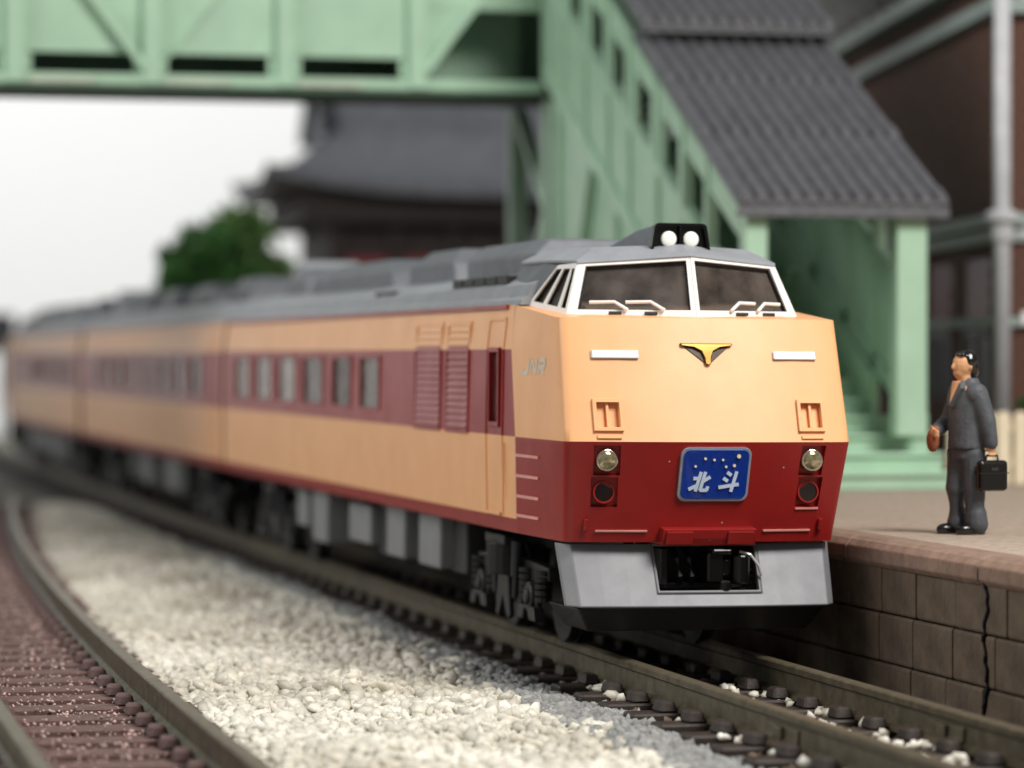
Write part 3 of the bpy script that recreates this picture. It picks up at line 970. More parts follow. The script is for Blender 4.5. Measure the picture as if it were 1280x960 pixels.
# side stripes and logo on the nose flanks
for sx in (-1, 1):
    for z in (1.89, 1.69, 1.49, 1.30):
        t0, t1 = 0.0, 0.52
        s_ = MB()
        n = 5
        rr_ = []
        for k in range(n + 1):
            u = 3 - (0.01 + 0.5 * k / n)
            p = Vector(NP(sx * u, z))
            o = Vector((sx, 0, 0))
            rr_.append([tuple(p + o * e + Vector((0, 0, dz))) for e, dz in ((-0.01, -0.014), (0.014, -0.014), (0.014, 0.014), (-0.01, 0.014))])
        s_.loft(rr_)
        s_.build('side_stripe', 'stripe', car1)
    # letters JNR, slanted, grey
    def seg_on_side(p, q, th, mb):
        P3 = []
        for (y, z) in (p, q):
            P3.append(Vector((0, y, z)))
        dd = (P3[1] - P3[0]).normalized(); nn = Vector((0, -dd.z, dd.y)) * th / 2
        ps = [P3[0] + nn, P3[0] - nn, P3[1] - nn, P3[1] + nn]
        out = []
        for k in ps:
            t = (k.y - 0.4) / (2.05 - 0.4)
            out.append(Vector((sx * (1.386 + 0.026 * t), k.y, k.z)))
        mb.add([p_ + Vector((sx * 0.006, 0, 0)) for p_ in out] + [p_ - Vector((sx * 0.02, 0, 0)) for p_ in out], [(0, 1, 2, 3), (0, 4, 5, 1), (1, 5, 6, 2), (2, 6, 7, 3), (3, 7, 4, 0)])
    lg = MB()
    LET = {'J': [(1, 1, 1, 0.1), (1, 0.06, 0, 0.06), (0.0, 0.0, 0.0, 0.35)], 'N': [(0, 0, 0, 1), (0, 1, 1, 0), (1, 0, 1, 1)], 'R': [(0, 0, 0, 1), (0, 0.95, 1, 0.95), (1, 0.95, 1, 0.5), (0, 0.48, 1, 0.48), (0.45, 0.48, 1.05, 0)]}
    for i, ch in enumerate('JNR'):
        for (a, b_, c, d) in LET[ch]:
            Y = lambda k, e: 1.66 - (i * 0.3 + k * 0.2 + e * 0.07) if sx < 0 else 0.85 + (i * 0.3 + k * 0.2 + e * 0.07)
            seg_on_side((Y(a, b_), 2.69 + 0.14 * b_), (Y(c, d), 2.69 + 0.14 * d), 0.042, lg)
    lg.build('side_lettering', 'logo_grey', car1)

# ---- cab
A0 = Vector((0, 0.47, 3.24)); B0 = Vector((0, 0.70, 3.83))
cab_fr = {}
for sx in (-1, 1):
    A1 = Vector((sx * 1.15, 0.92, 3.25)); A2 = Vector((sx * 1.26, 2.02, 3.36))
    B1 = Vector((sx * 0.985, 1.14, 3.76)); B2 = Vector((sx * 1.06, 1.58, 3.75))
    A3 = Vector((sx * 1.29, 2.85, 3.40)); B3 = Vector((sx * 1.08, 1.95, 3.77))
    def quad(a, b_, c, d):
        return lambda u, v: (a * (1 - u) + b_ * u) * (1 - v) + (d * (1 - u) + c * u) * v
    Q = quad(A0, A1, B1, B0)
    nrm = (A1 - A0).cross(B0 - A0).normalized()
    if nrm.y < 0: nrm = -nrm
    fr = MB()
    panel(fr, Q, [0, 1], [0, 1], [(0.035, 0.93, 0.11, 0.93, 0.05, None, 1)], lambda u, v: 0, inward=lambda h: nrm)
    o = fr.build('windscreen_frame', ['white_frame', 'black'], car1)
    so = o.modifiers.new('s', 'SOLIDIFY'); so.thickness = 0.03; so.offset = 0
    pn = MB()
    pn.add([Q(u, v) + nrm * 0.035 for u, v in ((0.03, 0.1), (0.94, 0.1), (0.94, 0.94), (0.03, 0.94))], [(0, 1, 2, 3)])
    pane = pn.build('windscreen_pane', 'cab_glass', car1)
    gk = MB()
    for (u0, v0, u1, v1) in ((0.045, 0.125, 0.92, 0.125), (0.045, 0.915, 0.92, 0.915), (0.042, 0.12, 0.042, 0.92), (0.922, 0.12, 0.922, 0.92)):
        gk.bar(Q(u0, v0) + nrm * 0.02, Q(u1, v1) + nrm * 0.02, 0.02, 0.02)
    gk.build('window_seal', 'black', o)
    # wipers
    for (u0, u1, u2, up_) in (((0.33, 0.43, 0.59, 0.44), (0.60, 0.69, 0.85, 0.71)) if sx > 0 else ((0.53, 0.64, 0.84, 0.63), (0.24, 0.35, 0.55, 0.35))):
        w = MB()
        e = -nrm * 0.045
        w.tube([Q(u2, 0.225) + e, Q(u1, 0.23) + e, Q(u0, 0.09) + e], 0.017, 8)
        wi = w.build('wiper', 'white_frame', car1)
        c = Q(up_, 0.045) - nrm * 0.03
        MB().box(c.x - 0.06, c.x + 0.06, c.y - 0.03, c.y + 0.02, c.z - 0.016, c.z + 0.016).build('wiper_pivot', 'box_dark', wi, bevel=0.006)
    Q2 = quad(A1, A2, B2, B1)
    n2 = (A2 - A1).cross(B1 - A1).normalized()
    if n2.x * sx > 0: n2 = -n2
    fr2 = MB()
    panel(fr2, Q2, [0, 1], [0, 1], [(0.06, 0.2, 0.12, 0.9, 0.05, None, 1), (0.27, 0.58, 0.12, 0.9, 0.05, None, 1), (0.66, 0.94, 0.12, 0.9, 0.05, None, 1)], lambda u, v: 0, inward=lambda h: n2)
    o2 = fr2.build('cab_side_frame', ['white_frame', 'black'], car1)
    so = o2.modifiers.new('s', 'SOLIDIFY'); so.thickness = 0.03; so.offset = 0
    for (u0, u1) in ((0.05, 0.21), (0.26, 0.59), (0.65, 0.95)):
        MB().add([Q2(u, v) + n2 * 0.03 for u, v in ((u0, 0.11), (u1, 0.11), (u1, 0.91), (u0, 0.91))], [(0, 1, 2, 3)]).build('cab_side_pane', 'cab_glass', car1)
    rs = MB()
    B4 = Vector((sx * 1.0, 3.3, 3.78)); A4 = Vector((sx * 1.22, 3.3, 3.5))
    rs.add([A2, A3, A4, B4, B3, B2], [(0, 1, 4, 5), (1, 2, 3, 4)])
    ro = rs.build('cab_rear_panel', 'unit_grey', car1)
    so = ro.modifiers.new('s', 'SOLIDIFY'); so.thickness = 0.03; so.offset = 0
# cab roof (brow)
def ringpts(d):
    r_ = [d[0]]
    return [(-x, y, z) for x, y, z in reversed(d[1:])] + [d[0]] + [(x, y, z) for x, y, z in d[1:]]
RB = ringpts([(0, 0.66, 3.83), (1.0, 1.11, 3.755), (1.09, 1.9, 3.775), (1.02, 3.3, 3.8)])
RB1 = ringpts([(0, 0.70, 3.865), (1.01, 1.14, 3.79), (1.1, 1.9, 3.81), (1.02, 3.3, 3.83)])
RC = ringpts([(0, 1.0, 3.955), (0.78, 1.36, 3.925), (0.86, 1.95, 3.935), (0.8, 3.3, 3.94)])
MB().loft([RB, RB1, RC]).build('cab_roof', 'roof_grey', car1, bevel=0.012)
# cab interior: dark console, back wall and pale door
ci = MB()
ci.box(-1.0, 1.0, 2.4, 2.5, 3.2, 3.8)
ci.loft([[(-1.0, 0.95, 3.2), (1.0, 0.95, 3.2), (1.0, 1.4, 3.2), (-1.0, 1.4, 3.2)], [(-0.95, 1.0, 3.34), (0.95, 1.0, 3.34), (0.95, 1.4, 3.4), (-0.95, 1.4, 3.4)]])
ci.build('cab_interior', 'interior', car1)
MB().box(0.25, 0.62, 1.75, 1.95, 3.25, 3.68).build('driver_seat', 'curtain', car1, bevel=0.04)
# roof lamp housing
def lring(s, y, zb, zt, wb, wt):
    r_ = 0.05 * s
    pts = [(-wb, zb), (wb, zb)]
    for cx_, cz, a0 in ((wt - r_, zt - r_, 0), (-wt + r_, zt - r_, 90)):
        for k in range(5):
            a = R(a0 + 90 * k / 4)
            pts.append((cx_ + r_ * math.cos(a), cz + r_ * math.sin(a)))
    return [(x, y, z) for x, z in pts]
lh = MB()
lh.loft([lring(1, 1.06, 3.86, 4.15, 0.3, 0.26), lring(1, 1.7, 3.88, 4.12, 0.3, 0.26), lring(1, 3.0, 3.9, 3.96, 0.28, 0.26)])
hs = lh.build('roof_lamp_housing', 'unit_grey', car1)
rg = MB()
o_ = lring(1, 1.0, 3.865, 4.16, 0.305, 0.265); i_ = lring(0.8, 1.0, 3.89, 4.135, 0.275, 0.237)
n = len(o_)
vs_ = o_ + i_ + [(x, 1.1, z) for x, y, z in i_] + [(x, 1.08, z) for x, y, z in o_]
fs = []
for a, b_ in ((0, 1), (1, 2), (3, 0)):
    fs += [(a * n + k, a * n + (k + 1) % n, b_ * n + (k + 1) % n, b_ * n + k) for k in range(n)]
rg.add(vs_, fs)
rg.add([(x, 1.055, z) for x, y, z in i_], [tuple(range(n))])
rg.box(-0.012, 0.012, 1.0, 1.055, 3.89, 4.13)
rg.build('lamp_bezel', 'black_gloss', hs)
for x in (-0.112, 0.112):
    l_ = MB()
    l_.loft([[(x + r_ * math.cos(2 * math.pi * k / 20), yy, 4.005 + r_ * math.sin(2 * math.pi * k / 20)) for k in range(20)] for r_, yy in ((0.078, 1.06), (0.078, 1.03), (0.066, 1.022), (0.035, 1.016), (0.01, 1.014))])
    l_.build('roof_lamp', 'lens_white', hs, smooth=True)
# roof equipment
roof_unit(car1, 3.2, 6.3, 0.9, 3.66, 4.08, 'unit_grey', 0.1)
roof_unit(car1, 6.9, 9.4, 0.9, 3.66, 4.1, 'unit_grey', 0.45)
roof_unit(car1, 10.1, 15.8, 0.92, 3.64, 4.08, 'unit_grey', 1.1)
roof_unit(car1, 17.0, 18.4, 0.8, 3.66, 4.14, 'unit_grey', 0.2)
roof_unit(car1, 19.0, 19.8, 0.5, 3.66, 4.28, 'roof_grey', 0.12)
for sx in (-1, 1):
    for k in range(5):
        y = 3.15 + k * 0.52
        v = MB().box(min(sx * 0.98, sx * 1.2), max(sx * 0.98, sx * 1.2), y, y + 0.44, 3.6, 3.69)
        v.build('roof_vent', 'black', car1, bevel=0.01)
    for y in (8.7, 9.35):
        MB().box(min(sx * 0.98, sx * 1.22), max(sx * 0.98, sx * 1.22), y, y + 0.5, 3.54, 3.63).build('roof_vent', 'black', car1, bevel=0.01)
    MB().box(min(sx * 1.0, sx * 1.2), max(sx * 1.0, sx * 1.2), 13.4, 17.2, 3.5, 3.6).build('roof_duct', 'box_dark', car1, bevel=0.02)
# skirt with coupler opening
sk = MB()
def SK(u, v):           # u in [-2.2,2.2], v 0 bottom..1 top
    z = 0.52 + 0.58 * v
    a = abs(u); sx = -1 if u < 0 else 1
    fw_ = 1.25 - 0.03 * (1 - v)
    yf = 0.12 + 0.28 * v
    if a <= 1:
        return (u * fw_, yf + 0.1 * (a ** 2 - 1) - 0.02, z)
    t = a - 1
    return (sx * (fw_ + 0.1 * min(t * 2, 1)), yf - 0.02 + 0.14 * min(t * 2, 1) + 0.5 * max(0, t - 0.5), z)
panel(sk, SK, [-1.65, -1.5, -1.15] + list(np.linspace(-1, 1, 11)) + [1.15, 1.5, 1.65], [0, 0.5, 1], [(-0.39, 0.45, 0.2, 1.0, 0.07, None, 0)], lambda u, v: 0, inward=lambda h: (0, 1, 0))
so_ = sk.build('skirt', 'silver_paint', car1)
so = so_.modifiers.new('s', 'SOLIDIFY'); so.thickness = 0.04; so.offset = -1
bv = so_.modifiers.new('b', 'BEVEL'); bv.width = 0.012; bv.segments = 2; bv.limit_method = 'ANGLE'
MB().loft([[(-1.08, 0.36, 0.27), (1.08, 0.36, 0.27), (1.08, 1.2, 0.27), (-1.08, 1.2, 0.27)], [(-1.22, 0.2, 0.5), (1.22, 0.2, 0.5), (1.25, 1.2, 0.5), (-1.25, 1.2, 0.5), ]]).build('snow_plough', 'black', car1, bevel=0.02)
# coupler
cp = MB()
cp.box(-0.5, 0.55, 0.75, 0.85, 0.5, 1.1)
cp.box(-0.36, -0.3, 0.35, 0.8, 0.7, 1.05)
cp.box(-0.3, 0.5, 0.45, 0.8, 0.66, 0.72)
cp.build('coupler_pocket', 'black', car1, bevel=0.01)
cu = MB()
cu.box(0.06, 0.32, 0.28, 0.8, 0.78, 0.98)
cu.box(0.02, 0.18, 0.1, 0.34, 0.74, 1.02)
cu.tube([(0.36, 0.16, 0.72), (0.36, 0.16, 1.0)], 0.09, 14)
cu.box(0.16, 0.4, 0.18, 0.34, 0.8, 0.96)
cu.box(0.05, 0.25, 0.05, 0.2, 1.0, 1.06)
cu.tube([(0.2, 0.12, 0.66), (0.2, 0.12, 0.76)], 0.06, 12)
coup = cu.build('coupler', 'black_gloss', car1, bevel=0.02)
ch = MB()
ch.tube([(0.34, 0.13, 1.03), (0.44, 0.1, 1.0), (0.52, 0.1, 0.9), (0.56, 0.12, 0.8)], 0.014, 8)
ch.build('coupler_lever', 'bar_silver', coup)
for x in (-0.22, -0.1):
    MB().tube([(x, 0.5, 1.05), (x, 0.3, 0.95), (x + 0.02, 0.28, 0.8), (x + 0.05, 0.4, 0.72)], 0.03, 8).build('air_hose', 'black', car1)
make_bogie(car1, 3.55)
make_bogie(car1, 17.4)

def under(car, items):
    for (y0, y1, x, z0, z1, m) in items:
        for sx in (-1, 1):
            MB().box(min(sx * x, sx * 0.15), max(sx * x, sx * 0.15), y0, y1, z0, z1).build('underfloor_box', m, car, bevel=0.03)
under(car1, [(5.35, 6.02, 1.1, 0.48, 1.11, 'box_dark'), (6.06, 7.15, 1.24, 0.5, 1.11, 'box_light'), (7.2, 7.92, 1.12, 0.5, 1.11, 'box_dark'), (7.96, 8.95, 1.24, 0.5, 1.11, 'box_light'),
             (9.0, 10.0, 1.1, 0.45, 1.11, 'box_dark'), (10.05, 11.4, 1.22, 0.55, 1.02, 'box_light'), (11.45, 12.6, 1.0, 0.5, 1.11, 'box_dark'), (12.7, 13.7, 1.26, 0.42, 1.11, 'box_light'), (13.75, 14.3, 1.1, 0.5, 1.11, 'box_dark'),
             (14.4, 15.2, 1.2, 0.55, 1.05, 'box_light')])
MB().box(-0.5, 0.5, 1.2, 20.2, 0.85, 1.115).build('chassis', 'black', car1)

car1.location = (0.03, 0, 0)
car1.rotation_euler = (0, R(0.45), 0)
car1.location.x -= 0.015

# ---------------- following cars
def mid_car(label, name, wins, louv, yfront, xa_, xb_, length=20.3):
    c = make_car(name, label, 0.0, length, wins, louv, [(0.7, 1.5, 1.28, 3.15)], first=False)
    for a, b_, w, z0, z1, m, s_ in ((1.2, 3.2, 0.8, 3.66, 4.12, 'unit_grey', 0.2), (5, 8, 0.85, 3.64, 4.1, 'unit_grey', 0.5), (9.5, 12, 0.85, 3.64, 4.1, 'unit_grey', 0.5), (13.5, 16, 0.85, 3.64, 4.1, 'unit_grey', 0.5), (17.4, 19, 0.7, 3.66, 4.15, 'unit_grey', 0.2)):
        roof_unit(c, a, b_, w, z0, z1, m, s_)
    make_bogie(c, 3.3); make_bogie(c, length - 3.3)
    under(c, [(5.5, 6.6, 1.2, 0.5, 1.11, 'box_dark'), (6.8, 8.0, 1.2, 0.5, 1.11, 'box_light'), (8.2, 10, 1.1, 0.5, 1.11, 'box_dark'), (10.3, 11.2, 1.22, 0.5, 1.11, 'box_light'), (11.4, 14.4, 1.1, 0.5, 1.11, 'box_dark')])
    MB().box(-0.5, 0.5, 0.4, length - 0.4, 0.85, 1.115).build('chassis', 'black', c)
    for y in (-0.42, length + 0.02):
        g_ = MB()
        for k in range(4):
            yy = y + 0.1 * k
            wv = 1.3 if k % 2 else 1.22
            g_.box(-wv, wv, yy, yy + 0.095, 1.2, 3.4 if k % 2 else 3.32)
        g_.build('gangway_bellows', 'brown_end', c, bevel=0.02)
    c.location = (xa_, yfront, 0)
    c.rotation_euler = (0, 0, -math.atan((xb_ - xa_) / length))
    return c

wm = [(2.2 + i * 2.0, 3.5 + i * 2.0, 2.25, 2.83) for i in range(8)]
car2 = mid_car('second cream and red railcar coupled behind the leading car, row of windows', 'passenger_railcar', wm, [], 20.9, train_x(20.9), train_x(41.2))

# the rearmost car is a second cab car with its nose pointing away
def copy_tree(o, parent):
    c = o.copy()
    COL.objects.link(c)
    c.parent = parent
    for k in [q for q in bpy.data.objects if q.parent == o]:
        copy_tree(k, c)
    return c
car3 = copy_tree(car1, None)
car3.name = 'rear_railcar'
car3['label'] = 'rearmost blurred cream and red railcar at far left, nose pointing away'
car3.location = (train_x(62.2), 62.25, 0)
car3.rotation_euler = (0, 0, math.pi - math.atan((train_x(62) - train_x(41.8)) / 20.3))

# ------------------------------------------------------------------ footbridge
fb = thing('footbridge', 'pale green station footbridge with a roofed staircase coming down to the platform', 'footbridge', (4.0, 11.2, PZ))
FB = (4.0, 11.2, PZ)
def fbuild(mb, name, m, bevel=0.015, parent=None, smooth=False):
    o = mb.build(name, m, parent or fb, bevel=bevel, smooth=smooth)
    if parent is None:
        o.location = (-FB[0], -FB[1], -FB[2])
    return o
SL = 0.522
sb = lambda y: 1.83 + SL * (y - 11.2)            # lower edge of the stair stringer
XL, XR = 3.96, 6.45
YL = 21.6                                        # landing starts
# steps
step0 = None
for k in range(22):
    y = 10.85 + k * 0.47; z = PZ + 0.235 * (k + 1)
    xl, xr = (XL - 0.05, XR + 0.28) if k < 3 else (XL + 0.1, XR - 0.1)
    s_ = MB()
    s_.box(xl, xr, y, y + (0.6 if k > 2 else 2.4 - k * 0.47), z - 0.235 if k > 2 else PZ, z - 0.001 * k)
    so_ = fbuild(s_, 'step', 'green', 0.02)
    MB().box(xl, xr, y - 0.05, y + 0.12, z - 0.055, z + 0.006).build('nosing', 'green', so_, bevel=0.015)
    if z > 7.0:
        break
# side walls of the stairs: panel, rail, posts, header, with openings between
for sx, X in ((-1, XL), (1, XR)):
    t = 0.14
    x0, x1 = (X, X + t) if sx < 0 else (X - t, X)
    def sl(ya, yb, o0, o1, name, xx0=x0, xx1=x1, bev=0.02):
        mb = MB()
        mb.prism([(xx0, ya, sb(ya) + o0), (xx0, yb, sb(yb) + o0), (xx0, yb, sb(yb) + o1), (xx0, ya, sb(ya) + o1)], (0, 0, 0), (xx1 - xx0, 0, 0))
        return fbuild(mb, name, 'green', bev)
    sl(11.25, YL, 0.0, 0.26, 'stringer', x0 - 0.05 if sx < 0 else x0, x1 if sx < 0 else x1 + 0.05)
    ya = 11.4
    segs = [11.4, 12.85, 14.0, 15.3, 16.75, 17.9, 19.2, 20.4, YL]
    for i, (a, b_) in enumerate(zip(segs[:-1], segs[1:])):
        if i == 0:
            sl(a, b_, 0.26, 1.5, 'wall_panel', x0 + 0.04, x1 - 0.02)
        else:
            sl(a, b_, 0.26, 1.55, 'wall_panel', x0 + 0.03, x1 - 0.02)
    sl(11.3, YL, 1.5, 1.68, 'hand_rail', x0 - 0.02, x1 + 0.02)
    sl(11.5 if sx < 0 else 14.5, YL, 2.42, 2.86, 'header', x0 + 0.01, x1 - 0.01)
    for i, yp in enumerate(segs[1:]):
        w = 0.2 if i else 0.14
        mb = MB()
        mb.prism([(x0 - 0.03 if sx < 0 else x0, yp - w / 2, sb(yp - w / 2) + 0.02), (x0 - 0.03 if sx < 0 else x0, yp + w / 2, sb(yp + w / 2) + 0.02), (x0 - 0.03 if sx < 0 else x0, yp + w / 2, sb(yp + w / 2) + 2.84), (x0 - 0.03 if sx < 0 else x0, yp - w / 2, sb(yp - w / 2) + 2.84)],
                 (0, 0, 0), (t + 0.03, 0, 0))
        fbuild(mb, 'wall_post', 'green', 0.015)
    # plates beside the openings, which leave small square windows
    for a, b_ in (zip(segs[2:-1], segs[3:]) if sx < 0 else []):
        m_ = (a + b_) / 2
        sl(a, m_ - 0.38, 1.6, 2.45, 'infill_panel', x0 + 0.02, x1 - 0.03)
        sl(m_ + 0.38, b_, 1.6, 2.45, 'infill_panel', x0 + 0.02, x1 - 0.03)
# front corner posts
for x0, x1 in ((XL, XL + 0.3), (XR - 0.42, XR)):
    mb = MB().box(x0, x1, 11.15, 11.45, 1.82, 4.72)
    o = fbuild(mb, 'corner_post', 'green', 0.025)
# supports below the flight
def post(x0, x1, y0, y1, z0, z1, name='support_post'):
    fbuild(MB().box(x0, x1, y0, y1, z0, z1), name, 'green', 0.02)
for x0 in (XL + 0.02, XR - 0.3):
    post(x0, x0 + 0.28, 21.6, 21.95, PZ, 6.95)
    post(x0, x0 + 0.28, 23.9, 24.25, PZ, 6.95)
    mb = MB(); mb.bar((x0 + 0.14, 21.9, 5.2), (x0 + 0.14, 23.9, 6.9), 0.16, 0.22, upv=(1, 0, 0)); fbuild(mb, 'brace', 'green', 0.01)
    mb = MB(); mb.bar((x0 + 0.14, 23.95, 3.0), (x0 + 0.14, 21.9, 5.2), 0.16, 0.22, upv=(1, 0, 0)); fbuild(mb, 'brace', 'green', 0.01)
    # panel wall carrying the stairs
    xx = x0 + 0.045
    for ya, yb, zb in ((17.6, 20.9, PZ), (14.3, 17.4, PZ), (12.6, 14.2, PZ)):
        mb = MB()
        mb.prism([(xx, ya, zb), (xx, yb, zb), (xx, yb, sb(yb) + 0.05), (xx, ya, sb(ya) + 0.05)], (0, 0, 0), (0.12, 0, 0))
        fbuild(mb, 'support_wall', 'green', 0.015)
    for yp in (20.9, 17.5, 14.25):
        mb = MB(); mb.box(xx - 0.09, xx + 0.2, yp - 0.14, yp + 0.14, PZ, sb(yp - 0.14) + 0.02); fbuild(mb, 'support_post', 'green', 0.015)
    for (ya, za, yb, zb) in ((20.8, PZ + 0.3, 18.6, sb(18.6)), (17.4, PZ + 0.3, 15.6, sb(15.6))):
        mb = MB(); mb.bar((xx - 0.03, ya, za), (xx - 0.03, yb, zb), 0.1, 0.26, upv=(1, 0, 0)); fbuild(mb, 'brace', 'green', 0.01)
# roof over the stairs: four overlapping lengths of ribbed roofing, each rib a piece
eave = lambda y: 4.76 + SL * (y - 11.0)
RW0, RW1 = XL - 0.14, XR + 0.24
secs = [(11.0, 12.8, 0.0), (12.8, 14.4, 0.0), (14.4, 16.0, 0.0), (15.5, 17.6, 0.34), (17.6, 19.6, 0.34), (19.6, 21.6, 0.34)]
NR = 13
for (ya, yb, lift) in secs:
    mb = MB()
    mb.prism([(RW0, ya, eave(ya) + lift), (RW0, yb, eave(yb) + lift), (RW0, yb, eave(yb) + 0.1 + lift), (RW0, ya, eave(ya) + 0.1 + lift)], (0, 0, 0), (RW1 - RW0, 0, 0))
    o = fbuild(mb, 'stair_roof', 'tile', 0.01)
    for k in range(NR):
        xc = RW0 + 0.1 + (RW1 - RW0 - 0.2) * k / (NR - 1)
        rb = MB()
        prof = [(xc + 0.075 * math.cos(a), 0.1 + 0.115 * math.sin(a)) for a in np.linspace(0, math.pi, 7)]
        e = 0.05
        rb.loft([[(x, ya - 0.02, eave(ya - 0.02) + lift + z * s_) for x, z in prof] for s_ in (1,)] + [[(x, yb, eave(yb) + lift + z - 0.02) for x, z in prof]])
        # collar at the lower end
        prof2 = [(xc + 0.088 * math.cos(a), 0.1 + 0.15 * math.sin(a)) for a in np.linspace(0, math.pi, 7)]
        rb.loft([[(x, ya - 0.03, eave(ya - 0.03) + lift + z) for x, z in prof2], [(x, ya + 0.16, eave(ya + 0.16) + lift + z) for x, z in prof2]])
        q = rb.build('roof_rib', 'tile', o, bevel=0.0)
mb = MB(); mb.box(RW0, RW1, 10.97, 11.1, 4.66, 4.76); fbuild(mb, 'eave_board', 'tile', 0.01)
mb = MB(); mb.prism([(XL + 0.1, 11.15, eave(11.15) - 0.06), (XL + 0.1, 21.5, eave(21.5) - 0.06), (XL + 0.1, 21.5, eave(21.5) - 0.01), (XL + 0.1, 11.15, eave(11.15) - 0.01)], (0, 0, 0), (XR - XL - 0.2, 0, 0))
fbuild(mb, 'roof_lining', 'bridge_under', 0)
# landing block and bridge span
YB0, YB1 = 21.6, 24.4
XE = -15.0
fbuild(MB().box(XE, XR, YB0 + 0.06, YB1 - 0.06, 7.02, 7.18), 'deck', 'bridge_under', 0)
fbuild(MB().box(XE, XL - 0.02, YB0 - 0.03, YB0 + 0.16, 7.05, 7.22), 'lower_chord', 'green', 0.02)
fbuild(MB().box(XE, XR, YB1 - 0.16, YB1 + 0.03, 7.05, 7.27), 'lower_chord', 'green', 0.02)
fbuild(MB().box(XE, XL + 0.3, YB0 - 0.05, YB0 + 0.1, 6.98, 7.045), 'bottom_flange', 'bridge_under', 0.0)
fbuild(MB().box(XE, XR, YB0 + 0.02, YB0 + 0.16, 9.6, 9.9), 'upper_chord', 'green', 0.02)
for x in np.arange(1.89, XE, -2.1):
    fbuild(MB().box(x - 0.14, x + 0.14, YB0 - 0.08, YB0 + 0.2, 7.06, 9.8), 'truss_post', 'green', 0.02)
    xa_ = x - 2.1 + 0.14; xb_ = x - 0.14
    # infill panel standing above a dark gap
    fbuild(MB().box(xa_, xb_, YB0 + 0.12, YB0 + 0.17, 7.55, 9.7), 'infill_panel', 'green', 0.0)
    for k, (p0, p1) in enumerate((((xa_, 7.27), (xa_, 7.52)), ((xb_, 7.27), (xb_, 7.52)))):
        cx_ = p0[0] + (0.12 if k == 0 else -0.12)
        fbuild(MB().box(min(p0[0], cx_), max(p0[0], cx_), YB0 + 0.11, YB0 + 0.16, 7.25, 7.53), 'gusset', 'green', 0.0)
    fbuild(MB().box(xa_ + 0.05, xb_ - 0.75, YB0 - 0.07, YB0 - 0.03, 7.06, 7.16), 'bearing_pad', 'green_pad', 0.01)
for i, x in enumerate(np.arange(1.89, XE, -2.1)):
    mb = MB()
    if i % 2 == 0 and i > 0:
        mb.bar((x - 0.1, YB0 - 0.02, 7.3), (x - 1.95, YB0 - 0.02, 9.75), 0.13, 0.16, upv=(0, 1, 0))
    elif i == 0:
        mb.bar((x - 0.1 + 2.0, YB0 - 0.02, 9.7), (x + 0.12, YB0 - 0.02, 7.35), 0.13, 0.18, upv=(0, 1, 0))
    else:
        mb.bar((x - 2.0, YB0 + 0.09, 7.3), (x - 0.1, YB0 + 0.09, 9.75), 0.07, 0.09, upv=(0, 1, 0))
    fbuild(mb, 'truss_diagonal', 'green', 0.01)
fbuild(MB().box(XE, XR, YB1 - 0.1, YB1, 7.2, 9.8), 'far_side_wall', 'green', 0)
fbuild(MB().box(1.86, 1.92, YB0 + 0.2, YB1 - 0.12, 7.2, 9.8), 'light_block_wall', 'green', 0)  # added inside the span to block light so the gaps stay dark
fbuild(MB().box(2.0, XL - 0.05, YB0 + 1.5, YB0 + 1.56, 7.2, 9.7), 'infill_panel', 'green', 0)
tri = MB(); tri.prism([(2.03, YB0 + 0.12, 7.45), (3.65, YB0 + 0.12, 9.6), (2.03, YB0 + 0.12, 9.6)], (0, 0, 0), (0, 0.05, 0))
fbuild(tri, 'infill_panel', 'green', 0)
fbuild(MB().box(2.05, XL - 0.05, YB0 + 0.1, YB0 + 0.18, 8.35, 9.6), 'shade_panel', 'green', 0)  # added high in the last bay to shade its interior
fbuild(MB().box(XE, XR + 0.2, YB0 - 0.2, YB1 + 0.2, 9.92, 10.1), 'bridge_roof', 'tile', 0.02)
fbuild(MB().box(XR - 0.14, XR, YL, YB1, 7.0, 9.9), 'landing_wall', 'green', 0.0)

# ------------------------------------------------------------------ brick building
TH = R(10.5)
bx, by = 8.92, 14.75
bd = thing('brick_building', 'red brick station building with grey stone bands and a pale drainpipe on its corner', 'building', (bx, by, PZ), -TH)
# local frame: +y runs along the shaded long side, +x along the front
def bbox(name, m, x0, x1, y0, y1, z0, z1, bevel=0.01, parent=None):
    o = MB().box(x0, x1, y0, y1, z0 - PZ, z1 - PZ).build(name, m, parent or bd, bevel=bevel)
    return o
core = bbox('wall', 'brick_mortar', 0.05, 12, 0.05, 24, PZ, 11.0, 0)
# front (gable) wall bricks: those near the corner are single pieces, all others one mass
bh, bl, gp = 0.13, 0.34, 0.014
br0 = MB().box(0, bl - gp, 0, 0.06, 0, bh - gp).build('brick', 'brick', core)
cnt = 0
rest = MB()
row = 0; z = PZ
while z < 10.8:
    x = 0.06 - (bl / 2 if row % 2 else 0)
    while x < 5.0:
        if x < 1.0 and z < 10 and cnt < 290 and x > -0.1:
            o = br0 if cnt == 0 else share(br0, 'brick', core)
            o.location = (x, -0.008 + random.uniform(-0.006, 0.006), z - PZ)
            cnt += 1
        else:
            d = random.uniform(-0.006, 0.006)
            rest.box(max(x, 0.02), x + bl - gp, -0.008 + d, 0.052, z - PZ, z - PZ + bh - gp)
        x += bl
    # shaded long side
    y = 0.1 - (bl / 2 if row % 2 else 0)
    while y < 22:
        d = random.uniform(-0.006, 0.006)
        if not (z < 4.45 and True and 0.5 < (y % 3.0) < 2.4 and 2.2 < z < 4.3):
            rest.box(-0.008 + d, 0.052, max(0.04, y), y + bl - gp, z - PZ, z - PZ + bh - gp)
        y += bl
    z += bh; row += 1
ro = rest.build('brickwork', 'brick', core, recalc=False)
ro['kind'] = 'stuff'
